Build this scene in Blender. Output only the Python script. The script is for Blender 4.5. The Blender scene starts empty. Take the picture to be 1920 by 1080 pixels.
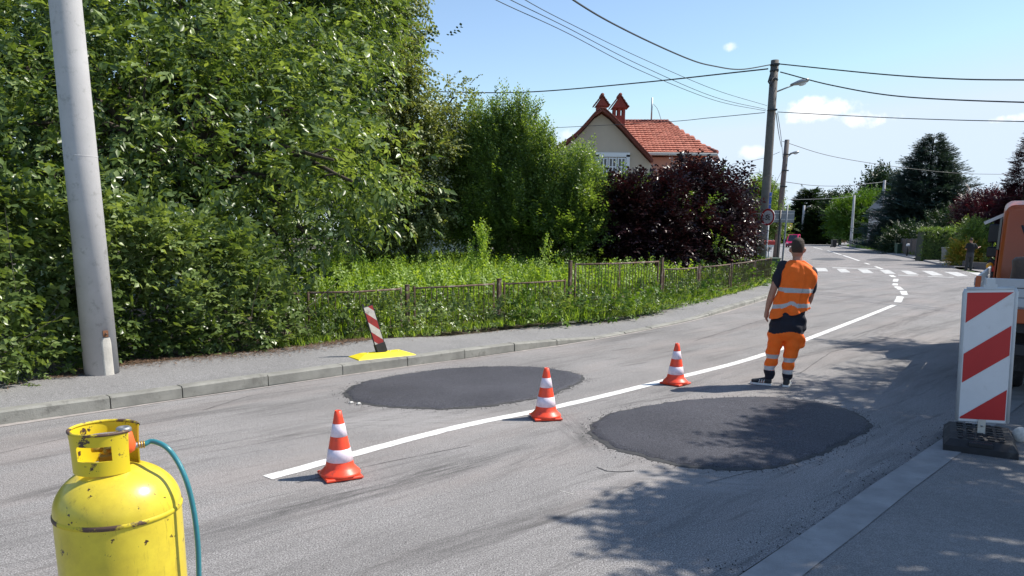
import bpy, bmesh, math, random
import numpy as np
from mathutils import Vector, Matrix, noise as mnoise

rng = np.random.default_rng(7)
random.seed(7)
SC = bpy.context.scene
COL = SC.collection

# ------------------------------------------------------------------ camera
F_PX, CX, CY, CAM_H = 1400.0, 960.0, 706.0, 1.8
PITCH = math.atan(270 / 1400.0)
ROLL = math.radians(0.62)
_c, _s = math.cos(PITCH), math.sin(PITCH)
FWD = np.array([0, _c, -_s]); UP0 = np.array([0, _s, _c]); RT0 = np.array([1.0, 0, 0])
RT = math.cos(ROLL) * RT0 + math.sin(ROLL) * UP0
UP = math.cos(ROLL) * UP0 - math.sin(ROLL) * RT0
cam_d = bpy.data.cameras.new('camera')
cam = bpy.data.objects.new('camera', cam_d); COL.objects.link(cam)
M = Matrix(((RT[0], UP[0], -FWD[0], 0), (RT[1], UP[1], -FWD[1], 0), (RT[2], UP[2], -FWD[2], CAM_H), (0, 0, 0, 1)))
cam.matrix_world = M
cam_d.sensor_width = 36.0
cam_d.lens = F_PX / 1920 * 36
cam_d.shift_y = (CY - 540) / 1920
cam_d.clip_start = 0.05
cam_d.clip_end = 3000
SC.camera = cam

def ray(u, v): return (u - CX) * RT - (v - CY) * UP + F_PX * FWD
def G(u, v, z=0.0):
    "ground point seen at photograph pixel (u, v), lying at height z"
    d = ray(u, v); t = (z - CAM_H) / d[2]; return (d[0] * t, d[1] * t, z)
def P(u, v, Y):
    "point seen at photograph pixel (u, v) standing Y metres down the street"
    d = ray(u, v); t = Y / d[1]; return (d[0] * t, Y, CAM_H + d[2] * t)

# ------------------------------------------------------------------ light
SUN_EL = math.radians(50)
SUN_AZ = Vector((0.972, 0.235)).normalized()          # horizontal direction towards the sun
S_DIR = Vector((SUN_AZ.x * math.cos(SUN_EL), SUN_AZ.y * math.cos(SUN_EL), math.sin(SUN_EL)))
sun_d = bpy.data.lights.new('sun', 'SUN'); sun_d.energy = 4.4; sun_d.angle = math.radians(0.5)
sun_d.color = (1.0, 0.94, 0.84)
sun = bpy.data.objects.new('sun', sun_d); COL.objects.link(sun)
sun.rotation_euler = (-S_DIR).to_track_quat('-Z', 'Y').to_euler(); sun.location = (20, 10, 40)
W = bpy.data.worlds.new('World'); SC.world = W; W.use_nodes = True
nt = W.node_tree; nt.nodes.clear()
out = nt.nodes.new('ShaderNodeOutputWorld'); bg = nt.nodes.new('ShaderNodeBackground')
sky = nt.nodes.new('ShaderNodeTexSky'); sky.sky_type = 'NISHITA'; sky.sun_disc = False
sky.sun_elevation = SUN_EL
sky.sun_rotation = math.atan2(SUN_AZ.x, SUN_AZ.y)
sky.altitude = 150; sky.air_density = 1.0; sky.dust_density = 0.15; sky.ozone_density = 1.4
bg.inputs['Strength'].default_value = 0.118
nt.links.new(sky.outputs[0], bg.inputs['Color']); nt.links.new(bg.outputs[0], out.inputs[0])
# small fair-weather clouds, low over the road: soft noise-broken ellipses by direction
def cloud_nodes(prev):
    tc = nt.nodes.new('ShaderNodeTexCoord')
    nz = nt.nodes.new('ShaderNodeTexNoise'); nz.inputs['Scale'].default_value = 34; nz.inputs['Detail'].default_value = 7
    nz.inputs['Roughness'].default_value = 0.6
    nt.links.new(tc.outputs['Generated'], nz.inputs['Vector'])
    total = None
    for (u, v, ru, rv, dens) in CLOUDS:
        d = Vector(ray(u, v)).normalized()
        side = d.cross(Vector((0, 0, 1))).normalized(); upv = side.cross(d)
        def dot(vec, rad):
            n = nt.nodes.new('ShaderNodeVectorMath'); n.operation = 'DOT_PRODUCT'
            nt.links.new(tc.outputs['Generated'], n.inputs[0]); n.inputs[1].default_value = vec / rad
            m = nt.nodes.new('ShaderNodeMath'); m.operation = 'POWER'; m.inputs[1].default_value = 2
            a = nt.nodes.new('ShaderNodeMath'); a.operation = 'ABSOLUTE'
            nt.links.new(n.outputs['Value'], a.inputs[0]); nt.links.new(a.outputs[0], m.inputs[0]); return m
        a = dot(side, ru / F_PX); b = dot(upv, rv / F_PX)
        # behind the viewer the same planes repeat: keep only the front side
        f = nt.nodes.new('ShaderNodeVectorMath'); f.operation = 'DOT_PRODUCT'
        nt.links.new(tc.outputs['Generated'], f.inputs[0]); f.inputs[1].default_value = d
        g = nt.nodes.new('ShaderNodeMath'); g.operation = 'GREATER_THAN'; g.inputs[1].default_value = 0.5
        nt.links.new(f.outputs['Value'], g.inputs[0])
        s = nt.nodes.new('ShaderNodeMath'); s.operation = 'ADD'
        nt.links.new(a.outputs[0], s.inputs[0]); nt.links.new(b.outputs[0], s.inputs[1])
        n2 = nt.nodes.new('ShaderNodeMath'); n2.operation = 'MULTIPLY_ADD'
        nt.links.new(nz.outputs['Fac'], n2.inputs[0]); n2.inputs[1].default_value = -6.5; n2.inputs[2].default_value = 3.2
        s2 = nt.nodes.new('ShaderNodeMath'); s2.operation = 'ADD'
        nt.links.new(s.outputs[0], s2.inputs[0]); nt.links.new(n2.outputs[0], s2.inputs[1])
        mr = nt.nodes.new('ShaderNodeMapRange'); mr.interpolation_type = 'SMOOTHSTEP'
        mr.inputs['From Min'].default_value = 1.25; mr.inputs['From Max'].default_value = -0.5
        mr.inputs['To Min'].default_value = 0; mr.inputs['To Max'].default_value = dens
        nt.links.new(s2.outputs[0], mr.inputs['Value'])
        m = nt.nodes.new('ShaderNodeMath'); m.operation = 'MULTIPLY'
        nt.links.new(mr.outputs[0], m.inputs[0]); nt.links.new(g.outputs[0], m.inputs[1])
        if total is None: total = m
        else:
            mx = nt.nodes.new('ShaderNodeMath'); mx.operation = 'MAXIMUM'
            nt.links.new(total.outputs[0], mx.inputs[0]); nt.links.new(m.outputs[0], mx.inputs[1]); total = mx
    mix = nt.nodes.new('ShaderNodeMixRGB'); mix.inputs[2].default_value = (6.6, 6.7, 6.9, 1)
    nt.links.new(total.outputs[0], mix.inputs[0]); nt.links.new(prev, mix.inputs[1])
    nt.links.new(mix.outputs[0], bg.inputs['Color'])
CLOUDS = [(1545, 205, 62, 20, 1), (1610, 222, 48, 14, .95), (1370, 88, 13, 8, .6), (1905, 222, 28, 7, .9),
          (1415, 287, 26, 12, .55), (1075, 262, 30, 18, .5), (1420, 360, 60, 16, .35), (2150, 150, 90, 26, 1), (500, -160, 120, 30, .9),
          (1660, 372, 90, 20, .5), (-500, 160, 90, 20, .9)]
cap = nt.nodes.new('ShaderNodeMixRGB'); cap.blend_type = 'DARKEN'; cap.inputs[0].default_value = 1; cap.inputs[2].default_value = (4.0, 4.75, 5.6, 1)   # the low sky stays pale blue instead of burning out
nt.links.new(sky.outputs[0], cap.inputs[1])
cloud_nodes(cap.outputs[0])
SC.view_settings.view_transform = 'Standard'; SC.view_settings.look = 'None'
SC.view_settings.exposure = 0.68; SC.view_settings.gamma = 1; SC.view_settings.use_curve_mapping = False

# ------------------------------------------------------------------ materials
def _nodes(name):
    m = bpy.data.materials.new(name); m.use_nodes = True
    t = m.node_tree; b = t.nodes['Principled BSDF']; return m, t, b
def ramp(t, src, stops, interp='LINEAR'):
    r = t.nodes.new('ShaderNodeValToRGB'); r.color_ramp.interpolation = interp
    e = r.color_ramp.elements
    while len(e) < len(stops): e.new(0.5)
    for k, (p, c) in enumerate(stops):
        e[k].position = p; e[k].color = (*c, 1) if len(c) == 3 else c
    t.links.new(src, r.inputs[0]); return r.outputs[0]
def noise(t, scale, detail=4, rough=.55, vec=None, mapping=None, coord='Object'):
    n = t.nodes.new('ShaderNodeTexNoise'); n.inputs['Scale'].default_value = scale
    n.inputs['Detail'].default_value = detail; n.inputs['Roughness'].default_value = rough
    tc = t.nodes.new('ShaderNodeTexCoord'); src = tc.outputs[coord]
    if mapping:
        mp = t.nodes.new('ShaderNodeMapping'); mp.vector_type = 'TEXTURE'; mp.inputs['Rotation'].default_value = (0, 0, mapping[0]); mp.inputs['Scale'].default_value = tuple(1 / k for k in mapping[1])
        t.links.new(src, mp.inputs[0]); src = mp.outputs[0]
    t.links.new(src, n.inputs['Vector']); return n.outputs['Fac']
def mixc(t, fac, a, b, mode='MIX'):
    m = t.nodes.new('ShaderNodeMixRGB'); m.blend_type = mode
    for i, x in ((0, fac), (1, a), (2, b)):
        if isinstance(x, (int, float)): m.inputs[i].default_value = x
        elif isinstance(x, tuple): m.inputs[i].default_value = (*x, 1) if len(x) == 3 else x
        else: t.links.new(x, m.inputs[i])
    return m.outputs[0]
def bump(t, b, src, strength=.3, dist=.01):
    n = t.nodes.new('ShaderNodeBump'); n.inputs['Strength'].default_value = strength; n.inputs['Distance'].default_value = dist
    t.links.new(src, n.inputs['Height']); t.links.new(n.outputs[0], b.inputs['Normal'])
MAT = {}
def simple(name, color, rough=.6, var=.25, scale=8, bump_s=.15, bump_scale=60, metal=0, spec=.5, dirt=None, dirt_scale=3, dirt_lo=.55, dirt_hi=.7, coord='Object', emis=None):
    m, t, b = _nodes(name)
    n = noise(t, scale, 5, .6, coord=coord)
    lo = tuple(c * (1 - var) for c in color); hi = tuple(min(1, c * (1 + var * .6)) for c in color)
    c = ramp(t, n, [(.3, lo), (.7, hi)])
    if dirt:
        d = ramp(t, noise(t, dirt_scale, 8, .7, coord=coord), [(dirt_lo, (0, 0, 0)), (dirt_hi, (1, 1, 1))])
        c = mixc(t, d, c, dirt)
    t.links.new(c, b.inputs['Base Color'])
    b.inputs['Roughness'].default_value = rough; b.inputs['Metallic'].default_value = metal
    b.inputs['Specular IOR Level'].default_value = spec
    if bump_s: bump(t, b, noise(t, bump_scale, 3, coord=coord), bump_s, .01)
    MAT[name] = m; return m
def leaf_mat(name, dark, mid, light, trans=.35, rough=.42, tint=None):
    m, t, b = _nodes(name)
    a = t.nodes.new('ShaderNodeAttribute'); a.attribute_name = 'tone'
    c = ramp(t, a.outputs['Fac'], [(0, dark), (.5, mid), (1, light)])
    t.links.new(c, b.inputs['Base Color']); b.inputs['Roughness'].default_value = rough
    b.inputs['Specular IOR Level'].default_value = .45
    tr = t.nodes.new('ShaderNodeBsdfTranslucent')
    h = t.nodes.new('ShaderNodeMixRGB'); h.blend_type = 'MULTIPLY'; h.inputs[0].default_value = 1
    h.inputs[2].default_value = (*(tint or (1.5, 1.45, .5)), 1); t.links.new(c, h.inputs[1]); t.links.new(h.outputs[0], tr.inputs[0])
    mx = t.nodes.new('ShaderNodeMixShader'); mx.inputs[0].default_value = trans
    t.links.new(b.outputs[0], mx.inputs[1]); t.links.new(tr.outputs[0], mx.inputs[2])
    t.links.new(mx.outputs[0], t.nodes['Material Output'].inputs[0])
    MAT[name] = m; return m

def scuff(t, c, a, b, width, amt, col, seed):
    "one elongated rubber or tar smear between two places on the road, broken up by streaky noise"
    a, b = Vector(a), Vector(b); d = b - a; ang = math.atan2(d.y, d.x); mid = (a + b) / 2
    tc = t.nodes.new('ShaderNodeTexCoord'); mp = t.nodes.new('ShaderNodeMapping'); mp.vector_type = 'TEXTURE'
    mp.inputs['Location'].default_value = (mid.x, mid.y, 0); mp.inputs['Rotation'].default_value = (0, 0, ang); mp.inputs['Scale'].default_value = (d.length * .6, width, 1)
    t.links.new(tc.outputs['Object'], mp.inputs[0]); g = t.nodes.new('ShaderNodeTexGradient'); g.gradient_type = 'SPHERICAL'; t.links.new(mp.outputs[0], g.inputs[0])
    n = noise(t, 1.0 + seed * .01, 8, .75, mapping=(ang, (1.6, 16, 1))); r1 = ramp(t, n, [(.42, (0, 0, 0)), (.6, (1, 1, 1))])
    m1 = ramp(t, g.outputs['Fac'], [(0, (0, 0, 0)), (.5, (amt,) * 3)]); m = mixc(t, 1, m1, r1, 'MULTIPLY'); return mixc(t, m, c, col)
def asphalt(name, base, contrast, streak=0.0, pink=0.0, stains=.4, speck=.5, bumps=.5, rough=.9, scuffs=()):
    m, t, b = _nodes(name)
    fine = noise(t, 110, 3, .75)
    spk = ramp(t, fine, [(.3, tuple(c * max(.12, 1 - speck) for c in base)), (.5, base), (.7, tuple(min(1, c * (1 + speck * 1.3)) for c in base))])
    mid = ramp(t, noise(t, 28, 3, .6), [(.3, (.86,) * 3), (.7, (1.1,) * 3)])
    c = mixc(t, 1, spk, mid, 'MULTIPLY')
    big = ramp(t, noise(t, .55, 6, .62), [(.3, (1 - contrast,) * 3), (.7, (1 + contrast * .55,) * 3)])
    c = mixc(t, 1, c, big, 'MULTIPLY')
    if streak:
        for rot, sc, lo, hi, amt in ((math.radians(47), (.22, 1.9, 1), .52, .68, streak), (math.radians(42), (.8, 10, 1), .56, .66, streak * .9), (math.radians(50), (.12, .9, 1), .5, .8, streak * .6)):
            s = ramp(t, noise(t, 1.0, 7, .68, mapping=(rot, sc)), [(lo, (0, 0, 0)), (hi, (1, 1, 1))])
            s2 = t.nodes.new('ShaderNodeMath'); s2.operation = 'MULTIPLY'; s2.inputs[1].default_value = amt
            t.links.new(s, s2.inputs[0])
            c = mixc(t, s2.outputs[0], c, tuple(x * .42 for x in base))
    if pink:
        s = ramp(t, noise(t, .8, 5, .6, mapping=(math.radians(47), (.3, 1.4, 1))), [(.48, (0, 0, 0)), (.68, (pink,) * 3)])
        c = mixc(t, s, c, (base[0] * 1.4, base[1] * 1.24, base[2] * 1.16))
    if stains:
        s = ramp(t, noise(t, 2.6, 6, .75), [(.64, (0, 0, 0)), (.76, (stains,) * 3)])
        c = mixc(t, s, c, tuple(x * .5 for x in base))
    for k, (p, q, w, am, dark) in enumerate(scuffs): c = scuff(t, c, G(*p), G(*q), w, am, tuple(x * (.30 if dark else 1.45) for x in base), k)
    t.links.new(c, b.inputs['Base Color']); b.inputs['Roughness'].default_value = rough; b.inputs['Specular IOR Level'].default_value = .15
    bump(t, b, noise(t, 150, 3, .7), bumps, .006)
    MAT[name] = m; return m

asphalt('road_asphalt', (.236, .227, .224), .19, streak=.62, pink=.32, stains=.45, speck=.95, scuffs=[((300, 1020), (1010, 835), .20, .75, 1), ((0, 945), (330, 860), .16, .7, 1), ((430, 840), (760, 780), .14, .6, 1), ((280, 790), (620, 745), .12, .5, 1), ((1060, 780), (1130, 850), .22, .6, 1), ((1120, 770), (1330, 728), .10, .6, 1), ((1400, 690), (1800, 600), .22, .55, 1), ((1560, 650), (1790, 570), .2, .5, 1), ((560, 790), (1000, 790), .5, .5, 0), ((1150, 890), (1450, 905), .4, .5, 0), ((0, 800), (620, 700), .35, .5, 0), ((1480, 745), (1640, 770), .25, .5, 0), ((900, 905), (1150, 800), .16, .45, 1), ((700, 1060), (1150, 930), .18, .4, 1)])
asphalt('patch_asphalt', (.072, .072, .084), .30, stains=.5, speck=1.0, bumps=1.0, rough=.7)
asphalt('old_patch', (.11, .112, .12), .18, stains=.2, speck=.4)
asphalt('walk_asphalt', (.24, .235, .235), .16, stains=.45, speck=.6, bumps=.9)
asphalt('side_asphalt', (.225, .22, .218), .22, stains=.6, speck=.5, bumps=.8)
simple('concrete_kerb', (.255, .25, .225), .9, .3, 3, .4, 90, dirt=(.13, .125, .11), dirt_scale=5)
simple('concrete_light', (.27, .268, .27), .9, .22, 4, .35, 90, dirt=(.2, .2, .2), dirt_scale=6)
simple('concrete_pole', (.46, .45, .455), .9, .12, 2.5, .15, 70, dirt=(.34, .335, .33), dirt_scale=9, dirt_lo=.56, dirt_hi=.66)
simple('concrete_patch', (.50, .475, .43), .9, .2, 6, .3, 60)
simple('pole_wood', (.15, .135, .125), .9, .3, 4, .3, 30)
simple('soil', (.075, .06, .042), 1, .4, 5, .6, 30)
simple('litter', (.15, .09, .055), .95, .45, 20, .3, 60)
simple('lawn', (.06, .10, .025), 1, .35, 1.5, .6, 40)
simple('paint_white', (.74, .74, .72), .75, .14, 6, .25, 120, dirt=(.30, .29, .28), dirt_scale=14, dirt_lo=.52, dirt_hi=.68)
simple('white_plain', (.78, .78, .78), .5, .05, 4, .05, 40)
simple('paint_worn', (.50, .50, .49), .8, .25, 5, .25, 120, dirt=(.26, .25, .25), dirt_scale=6, dirt_lo=.5, dirt_hi=.66)
simple('seam_tar', (.05, .05, .052), .9, .3, 12, .4, 90)
simple('seam_dust', (.33, .30, .28), .95, .3, 8, .4, 90)
simple('cone_red', (.88, .075, .028), .42, .14, 12, .08, 60, dirt=(.30, .06, .045), dirt_scale=18, dirt_lo=.55, dirt_hi=.75)
simple('cone_white', (.80, .70, .78), .35, .16, 30, .03, 200)
simple('orange_fabric', (.98, .155, .008), .8, .07, 20, .25, 300)
simple('navy_fabric', (.010, .011, .022), .85, .2, 20, .3, 250)
simple('black_fabric', (.010, .010, .013), .85, .2, 20, .3, 250)
simple('reflective_grey', (.44, .44, .44), .4, .1, 40, .05, 200)
simple('skin', (.40, .20, .135), .5, .12, 14, .1, 200)
simple('hair', (.045, .030, .022), .85, .35, 120, .5, 400)
simple('shoe_dark', (.025, .025, .028), .6, .2, 30, .1, 200)
simple('shoe_white', (.7, .7, .68), .6, .08, 30, .05, 200)
simple('sign_red', (.50, .018, .02), .4, .06, 6, .03, 60, dirt=(.35, .03, .03), dirt_scale=6, dirt_lo=.6, dirt_hi=.8)
simple('sign_white', (.70, .70, .71), .4, .05, 6, .03, 60, dirt=(.5, .49, .47), dirt_scale=7, dirt_lo=.58, dirt_hi=.8)
simple('old_red', (.33, .025, .02), .6, .15, 16, .05, 60, dirt=(.12, .03, .02), dirt_scale=14)
simple('old_white', (.58, .54, .47), .6, .15, 16, .05, 60, dirt=(.3, .26, .2), dirt_scale=14)
simple('sign_frame', (.52, .55, .58), .35, .08, 10, .05, 60, spec=.6)
simple('black_rubber', (.022, .022, .025), .8, .3, 12, .3, 90, dirt=(.07, .068, .065), dirt_scale=8)
simple('yellow_rubber', (.82, .66, .02), .6, .1, 10, .15, 80, dirt=(.45, .37, .03), dirt_scale=10, dirt_lo=.62, dirt_hi=.75)
simple('gal_steel', (.33, .34, .35), .45, .15, 10, .05, 60, metal=.7)
simple('rust_steel', (.11, .065, .045), .85, .4, 14, .4, 120, dirt=(.26, .22, .19), dirt_scale=10, dirt_lo=.5, dirt_hi=.62)
simple('rust_plate', (.20, .085, .04), .8, .4, 30, .4, 120)
simple('bark', (.065, .05, .038), .95, .35, 9, .6, 25)
simple('bark_light', (.13, .11, .09), .95, .35, 9, .6, 25)
simple('wire', (.03, .032, .035), .6, .1, 5, 0)
simple('wire_light', (.16, .16, .165), .5, .1, 5, 0)
simple('wall_beige', (.52, .43, .34), .9, .06, 1.5, .15, 60)
simple('wall_salmon', (.62, .30, .22), .9, .06, 1.5, .15, 60)
simple('wall_pink', (.60, .42, .36), .9, .1, .5, .15, 60)
simple('wall_pale', (.55, .53, .50), .9, .1, 1.5, .15, 60)
simple('roof_clay', (.46, .155, .10), .8, .22, 2.5, .2, 40, dirt=(.32, .12, .08), dirt_scale=2.2, dirt_lo=.56, dirt_hi=.75)
simple('roof_dark', (.20, .055, .04), .85, .3, 3, .2, 40)
simple('chimney_red', (.27, .055, .038), .85, .2, 3, .2, 40)
simple('window_white', (.75, .76, .78), .5, .03, 3, 0)
simple('glass_dark', (.02, .025, .03), .08, .1, 3, 0, spec=.8)
simple('truck_orange', (.40, .075, .012), .35, .06, 3, .02, 30, spec=.6, dirt=(.42, .13, .05), dirt_scale=4, dirt_lo=.6, dirt_hi=.8)
simple('truck_board', (.47, .49, .52), .5, .08, 4, .05, 50, dirt=(.3, .3, .31), dirt_scale=5, dirt_lo=.6, dirt_hi=.8)
simple('black_metal', (.015, .016, .02), .45, .2, 8, .05, 60)
simple('engine_blue', (.03, .045, .09), .5, .2, 8, .1, 60)
simple('brass', (.45, .28, .05), .4, .2, 20, .05, 80, metal=.5)
simple('brown_leather', (.12, .08, .06), .7, .2, 20, .1, 80)
simple('lamp_amber', (.95, .42, .02), .3, .05, 8, 0)
simple('lamp_red', (.6, .02, .015), .3, .05, 8, 0)
simple('lamp_glass', (.62, .66, .72), .2, .05, 8, 0, spec=.7)
simple('van_pink', (.70, .03, .14), .35, .04, 3, 0, spec=.6)
simple('car_black', (.02, .021, .024), .3, .1, 3, 0, spec=.6)
simple('car_silver', (.45, .46, .48), .3, .05, 3, 0, spec=.6, metal=.3)
simple('sign_blue', (.02, .09, .42), .4, .05, 6, 0)
simple('sign_grey', (.18, .20, .225), .5, .08, 6, 0)
simple('sign_yellow', (.80, .52, .02), .5, .05, 6, 0)
simple('bin_green', (.03, .07, .04), .6, .2, 6, .05)
simple('bin_grey', (.16, .18, .185), .6, .15, 6, .05)
simple('bin_red', (.5, .03, .025), .5, .1, 6, .05)
simple('wood_fence', (.085, .062, .048), .9, .3, 4, .3, 40)
simple('fence_grey', (.13, .13, .13), .9, .2, 4, .2, 40)
simple('gate_grey', (.20, .20, .215), .6, .2, 4, .1, 40)
simple('hose_teal', (.035, .20, .24), .35, .1, 10, .08, 120, dirt=(.08, .2, .2), dirt_scale=25, dirt_lo=.6, dirt_hi=.8)
simple('regulator_orange', (.85, .13, .03), .4, .08, 10, .05)
simple('stone_dark', (.06, .058, .055), .9, .4, 30, .3)
simple('stone_pale', (.6, .58, .54), .9, .2, 30, .3)
def gas_mat():
    m, t, b = _nodes('gas_yellow')
    base = ramp(t, noise(t, 5, 5, .6), [(.3, (.60, .46, .035)), (.7, (.70, .56, .045))])
    grime = ramp(t, noise(t, 4, 8, .75), [(.46, (0, 0, 0)), (.72, (.6, .6, .6))]); c = mixc(t, grime, base, (.36, .26, .03))
    scr = ramp(t, noise(t, 1, 8, .8, mapping=(0, (60, 60, 6))), [(.57, (0, 0, 0)), (.66, (.75, .75, .75))]); c = mixc(t, scr, c, (.34, .25, .03))
    chips = ramp(t, noise(t, 26, 6, .68), [(.64, (0, 0, 0)), (.66, (1, 1, 1))]); c = mixc(t, chips, c, (.055, .028, .018))
    t.links.new(c, b.inputs['Base Color']); b.inputs['Roughness'].default_value = .3
    r = ramp(t, noise(t, 9, 5), [(.3, (.26,) * 3), (.7, (.42,) * 3)]); t.links.new(r, b.inputs['Roughness'])
    bump(t, b, noise(t, 30, 4), .12, .004); MAT['gas_yellow'] = m
    m, t, b = _nodes('gas_collar')
    chips = ramp(t, noise(t, 20, 6, .72), [(.60, (0, 0, 0)), (.63, (1, 1, 1))]); c = mixc(t, chips, (.68, .52, .02), (.06, .035, .03))
    t.links.new(c, b.inputs['Base Color']); b.inputs['Roughness'].default_value = .4; MAT['gas_collar'] = m
    m, t, b = _nodes('gas_weld')
    chips = ramp(t, noise(t, 14, 6, .7), [(.47, (0, 0, 0)), (.53, (1, 1, 1))]); c = mixc(t, chips, (.6, .47, .02), (.09, .05, .035))
    t.links.new(c, b.inputs['Base Color']); b.inputs['Roughness'].default_value = .6; MAT['gas_weld'] = m
gas_mat()
leaf_mat('leaf_walnut', (.045, .080, .022), (.110, .168, .048), (.29, .37, .14), .40, .32)
leaf_mat('leaf_linden', (.065, .095, .030), (.150, .190, .065), (.31, .34, .15), .32, .45)
leaf_mat('leaf_column', (.055, .105, .028), (.130, .205, .052), (.26, .36, .11), .45, .36)
leaf_mat('leaf_purple', (.015, .008, .010), (.030, .014, .017), (.075, .024, .026), .10, .30, tint=(1.8, .8, .8))
leaf_mat('leaf_maroon', (.022, .007, .012), (.045, .012, .02), (.09, .025, .035), .2, .45, tint=(2, .7, .7))
leaf_mat('leaf_bramble', (.050, .088, .026), (.130, .190, .055), (.31, .39, .16), .36, .32)
leaf_mat('leaf_grass', (.13, .22, .03), (.25, .38, .06), (.44, .55, .16), .45, .5)
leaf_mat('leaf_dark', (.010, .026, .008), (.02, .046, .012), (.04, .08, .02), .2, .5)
leaf_mat('leaf_spruce', (.016, .034, .030), (.036, .066, .056), (.085, .135, .12), .10, .6)
leaf_mat('leaf_bright', (.045, .105, .012), (.085, .165, .02), (.16, .25, .04), .35, .5)
leaf_mat('leaf_flower', (.10, .16, .02), (.28, .28, .03), (.55, .30, .06), .3, .5)

# ------------------------------------------------------------------ objects
def finish(o, label=None, cat=None, group=None, kind=None):
    if label: o['label'] = label
    if cat: o['category'] = cat
    if group: o['group'] = group
    if kind: o['kind'] = kind
    return o
def thing(name, label, cat, loc=(0, 0, 0), rotz=0, group=None):
    o = bpy.data.objects.new(name, None); COL.objects.link(o); o.empty_display_size = .1
    o.location = loc; o.rotation_euler = (0, 0, rotz); return finish(o, label, cat, group)
def link_mesh(name, me, parent=None, loc=None):
    o = bpy.data.objects.new(name, me); COL.objects.link(o)
    if parent: o.parent = parent
    if loc is not None: o.location = loc
    return o
def copy_tree(o, parent=None):
    c = o.copy(); COL.objects.link(c); c.parent = parent
    for ch in list(o.children): copy_tree(ch, c)
    return c

class MB:
    "collects simple shapes and links them as ONE mesh object"
    def __init__(s): s.v = []; s.f = []; s.m = []; s.sm = []; s.mi = 0; s.smooth = False
    def add(s, vs, fs):
        o = len(s.v); s.v += [tuple(v) for v in vs]
        for f in fs: s.f.append(tuple(i + o for i in f)); s.m.append(s.mi); s.sm.append(s.smooth)
    def box(s, c, d, rz=0, ax=None, bev=0):
        x, y, z = d[0] / 2, d[1] / 2, d[2] / 2
        if bev:
            b = bev; vs = []
            for zz, k in ((-z, b), (-z + b, 0), (z - b, 0), (z, b)):
                for (sx, sy) in ((-1, -1), (1, -1), (1, 1), (-1, 1)): vs.append((sx * (x - k), sy * (y - k), zz))
            fs = [(3, 2, 1, 0), (12, 13, 14, 15)]
            for r in range(3):
                for k in range(4): fs.append((r * 4 + k, r * 4 + (k + 1) % 4, r * 4 + 4 + (k + 1) % 4, r * 4 + 4 + k))
        else:
            vs = [(-x, -y, -z), (x, -y, -z), (x, y, -z), (-x, y, -z), (-x, -y, z), (x, -y, z), (x, y, z), (-x, y, z)]
            fs = [(3, 2, 1, 0), (4, 5, 6, 7), (0, 1, 5, 4), (1, 2, 6, 5), (2, 3, 7, 6), (3, 0, 4, 7)]
        R = Matrix.Rotation(rz, 3, 'Z') if ax is None else ax
        s.add([tuple(R @ Vector(v) + Vector(c)) for v in vs], fs); return s
    def tube(s, pts, r, n=8, cap=True, rings=None):
        pts = [Vector(p) for p in pts]; rs = r if isinstance(r, (list, tuple)) else [r] * len(pts)
        vs = []; prev = None
        for i, p in enumerate(pts):
            d = (pts[min(i + 1, len(pts) - 1)] - pts[max(i - 1, 0)]).normalized()
            if prev is None:
                a = d.cross(Vector((0, 0, 1))) if abs(d.z) < .9 else d.cross(Vector((1, 0, 0)))
            else: a = prev - d * prev.dot(d)
            a.normalize(); prev = a; b = d.cross(a)
            for k in range(n):
                t = 2 * math.pi * k / n; vs.append(p + (a * math.cos(t) + b * math.sin(t)) * rs[i])
        fs = []
        for i in range(len(pts) - 1):
            for k in range(n): fs.append((i * n + k, i * n + (k + 1) % n, (i + 1) * n + (k + 1) % n, (i + 1) * n + k))
        if cap: fs.append(tuple(range(n - 1, -1, -1))); fs.append(tuple(range((len(pts) - 1) * n, len(pts) * n)))
        sm = s.smooth; s.smooth = n > 5; s.add(vs, fs); s.smooth = sm; return s
    def lathe(s, prof, n=24, c=(0, 0, 0), cap=True, sx=1, sy=1):
        vs = []
        for (r, z) in prof:
            for k in range(n):
                t = 2 * math.pi * k / n; vs.append((c[0] + r * sx * math.cos(t), c[1] + r * sy * math.sin(t), c[2] + z))
        fs = []
        for i in range(len(prof) - 1):
            for k in range(n): fs.append((i * n + k, i * n + (k + 1) % n, (i + 1) * n + (k + 1) % n, (i + 1) * n + k))
        if cap:
            if prof[0][0] > 1e-4: fs.append(tuple(range(n - 1, -1, -1)))
            if prof[-1][0] > 1e-4: fs.append(tuple(range((len(prof) - 1) * n, len(prof) * n)))
        sm = s.smooth; s.smooth = True; s.add(vs, fs); s.smooth = sm; return s
    def prism(s, poly, z0, z1, ax=None, off=(0, 0, 0)):
        n = len(poly); vs = [(p[0], p[1], z0) for p in poly] + [(p[0], p[1], z1) for p in poly]
        if ax is not None: vs = [tuple(ax @ Vector(v) + Vector(off)) for v in vs]
        fs = [tuple(range(n - 1, -1, -1)), tuple(range(n, 2 * n))] + [(i, (i + 1) % n, n + (i + 1) % n, n + i) for i in range(n)]
        s.add(vs, fs); return s
    def grid(s, fn, nu, nv, closed=False):
        vs = [fn(i / (nu if closed else nu - 1), j / (nv - 1)) for j in range(nv) for i in range(nu)]; fs = []
        for j in range(nv - 1):
            for i in range(nu if closed else nu - 1):
                a = j * nu + i; b = j * nu + (i + 1) % nu; fs.append((a, b, b + nu, a + nu))
        s.add(vs, fs); return s
    def mesh(s, name, mats):
        me = bpy.data.meshes.new(name); me.from_pydata(s.v, [], s.f)
        for m in (mats if isinstance(mats, (list, tuple)) else [mats]): me.materials.append(MAT[m] if isinstance(m, str) else m)
        me.polygons.foreach_set('material_index', s.m); me.polygons.foreach_set('use_smooth', s.sm)
        me.update(); return me
    def build(s, name, mats, parent=None, label=None, cat=None, group=None, kind=None):
        return finish(link_mesh(name, s.mesh(name, mats), parent), label, cat, group, kind)
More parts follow.
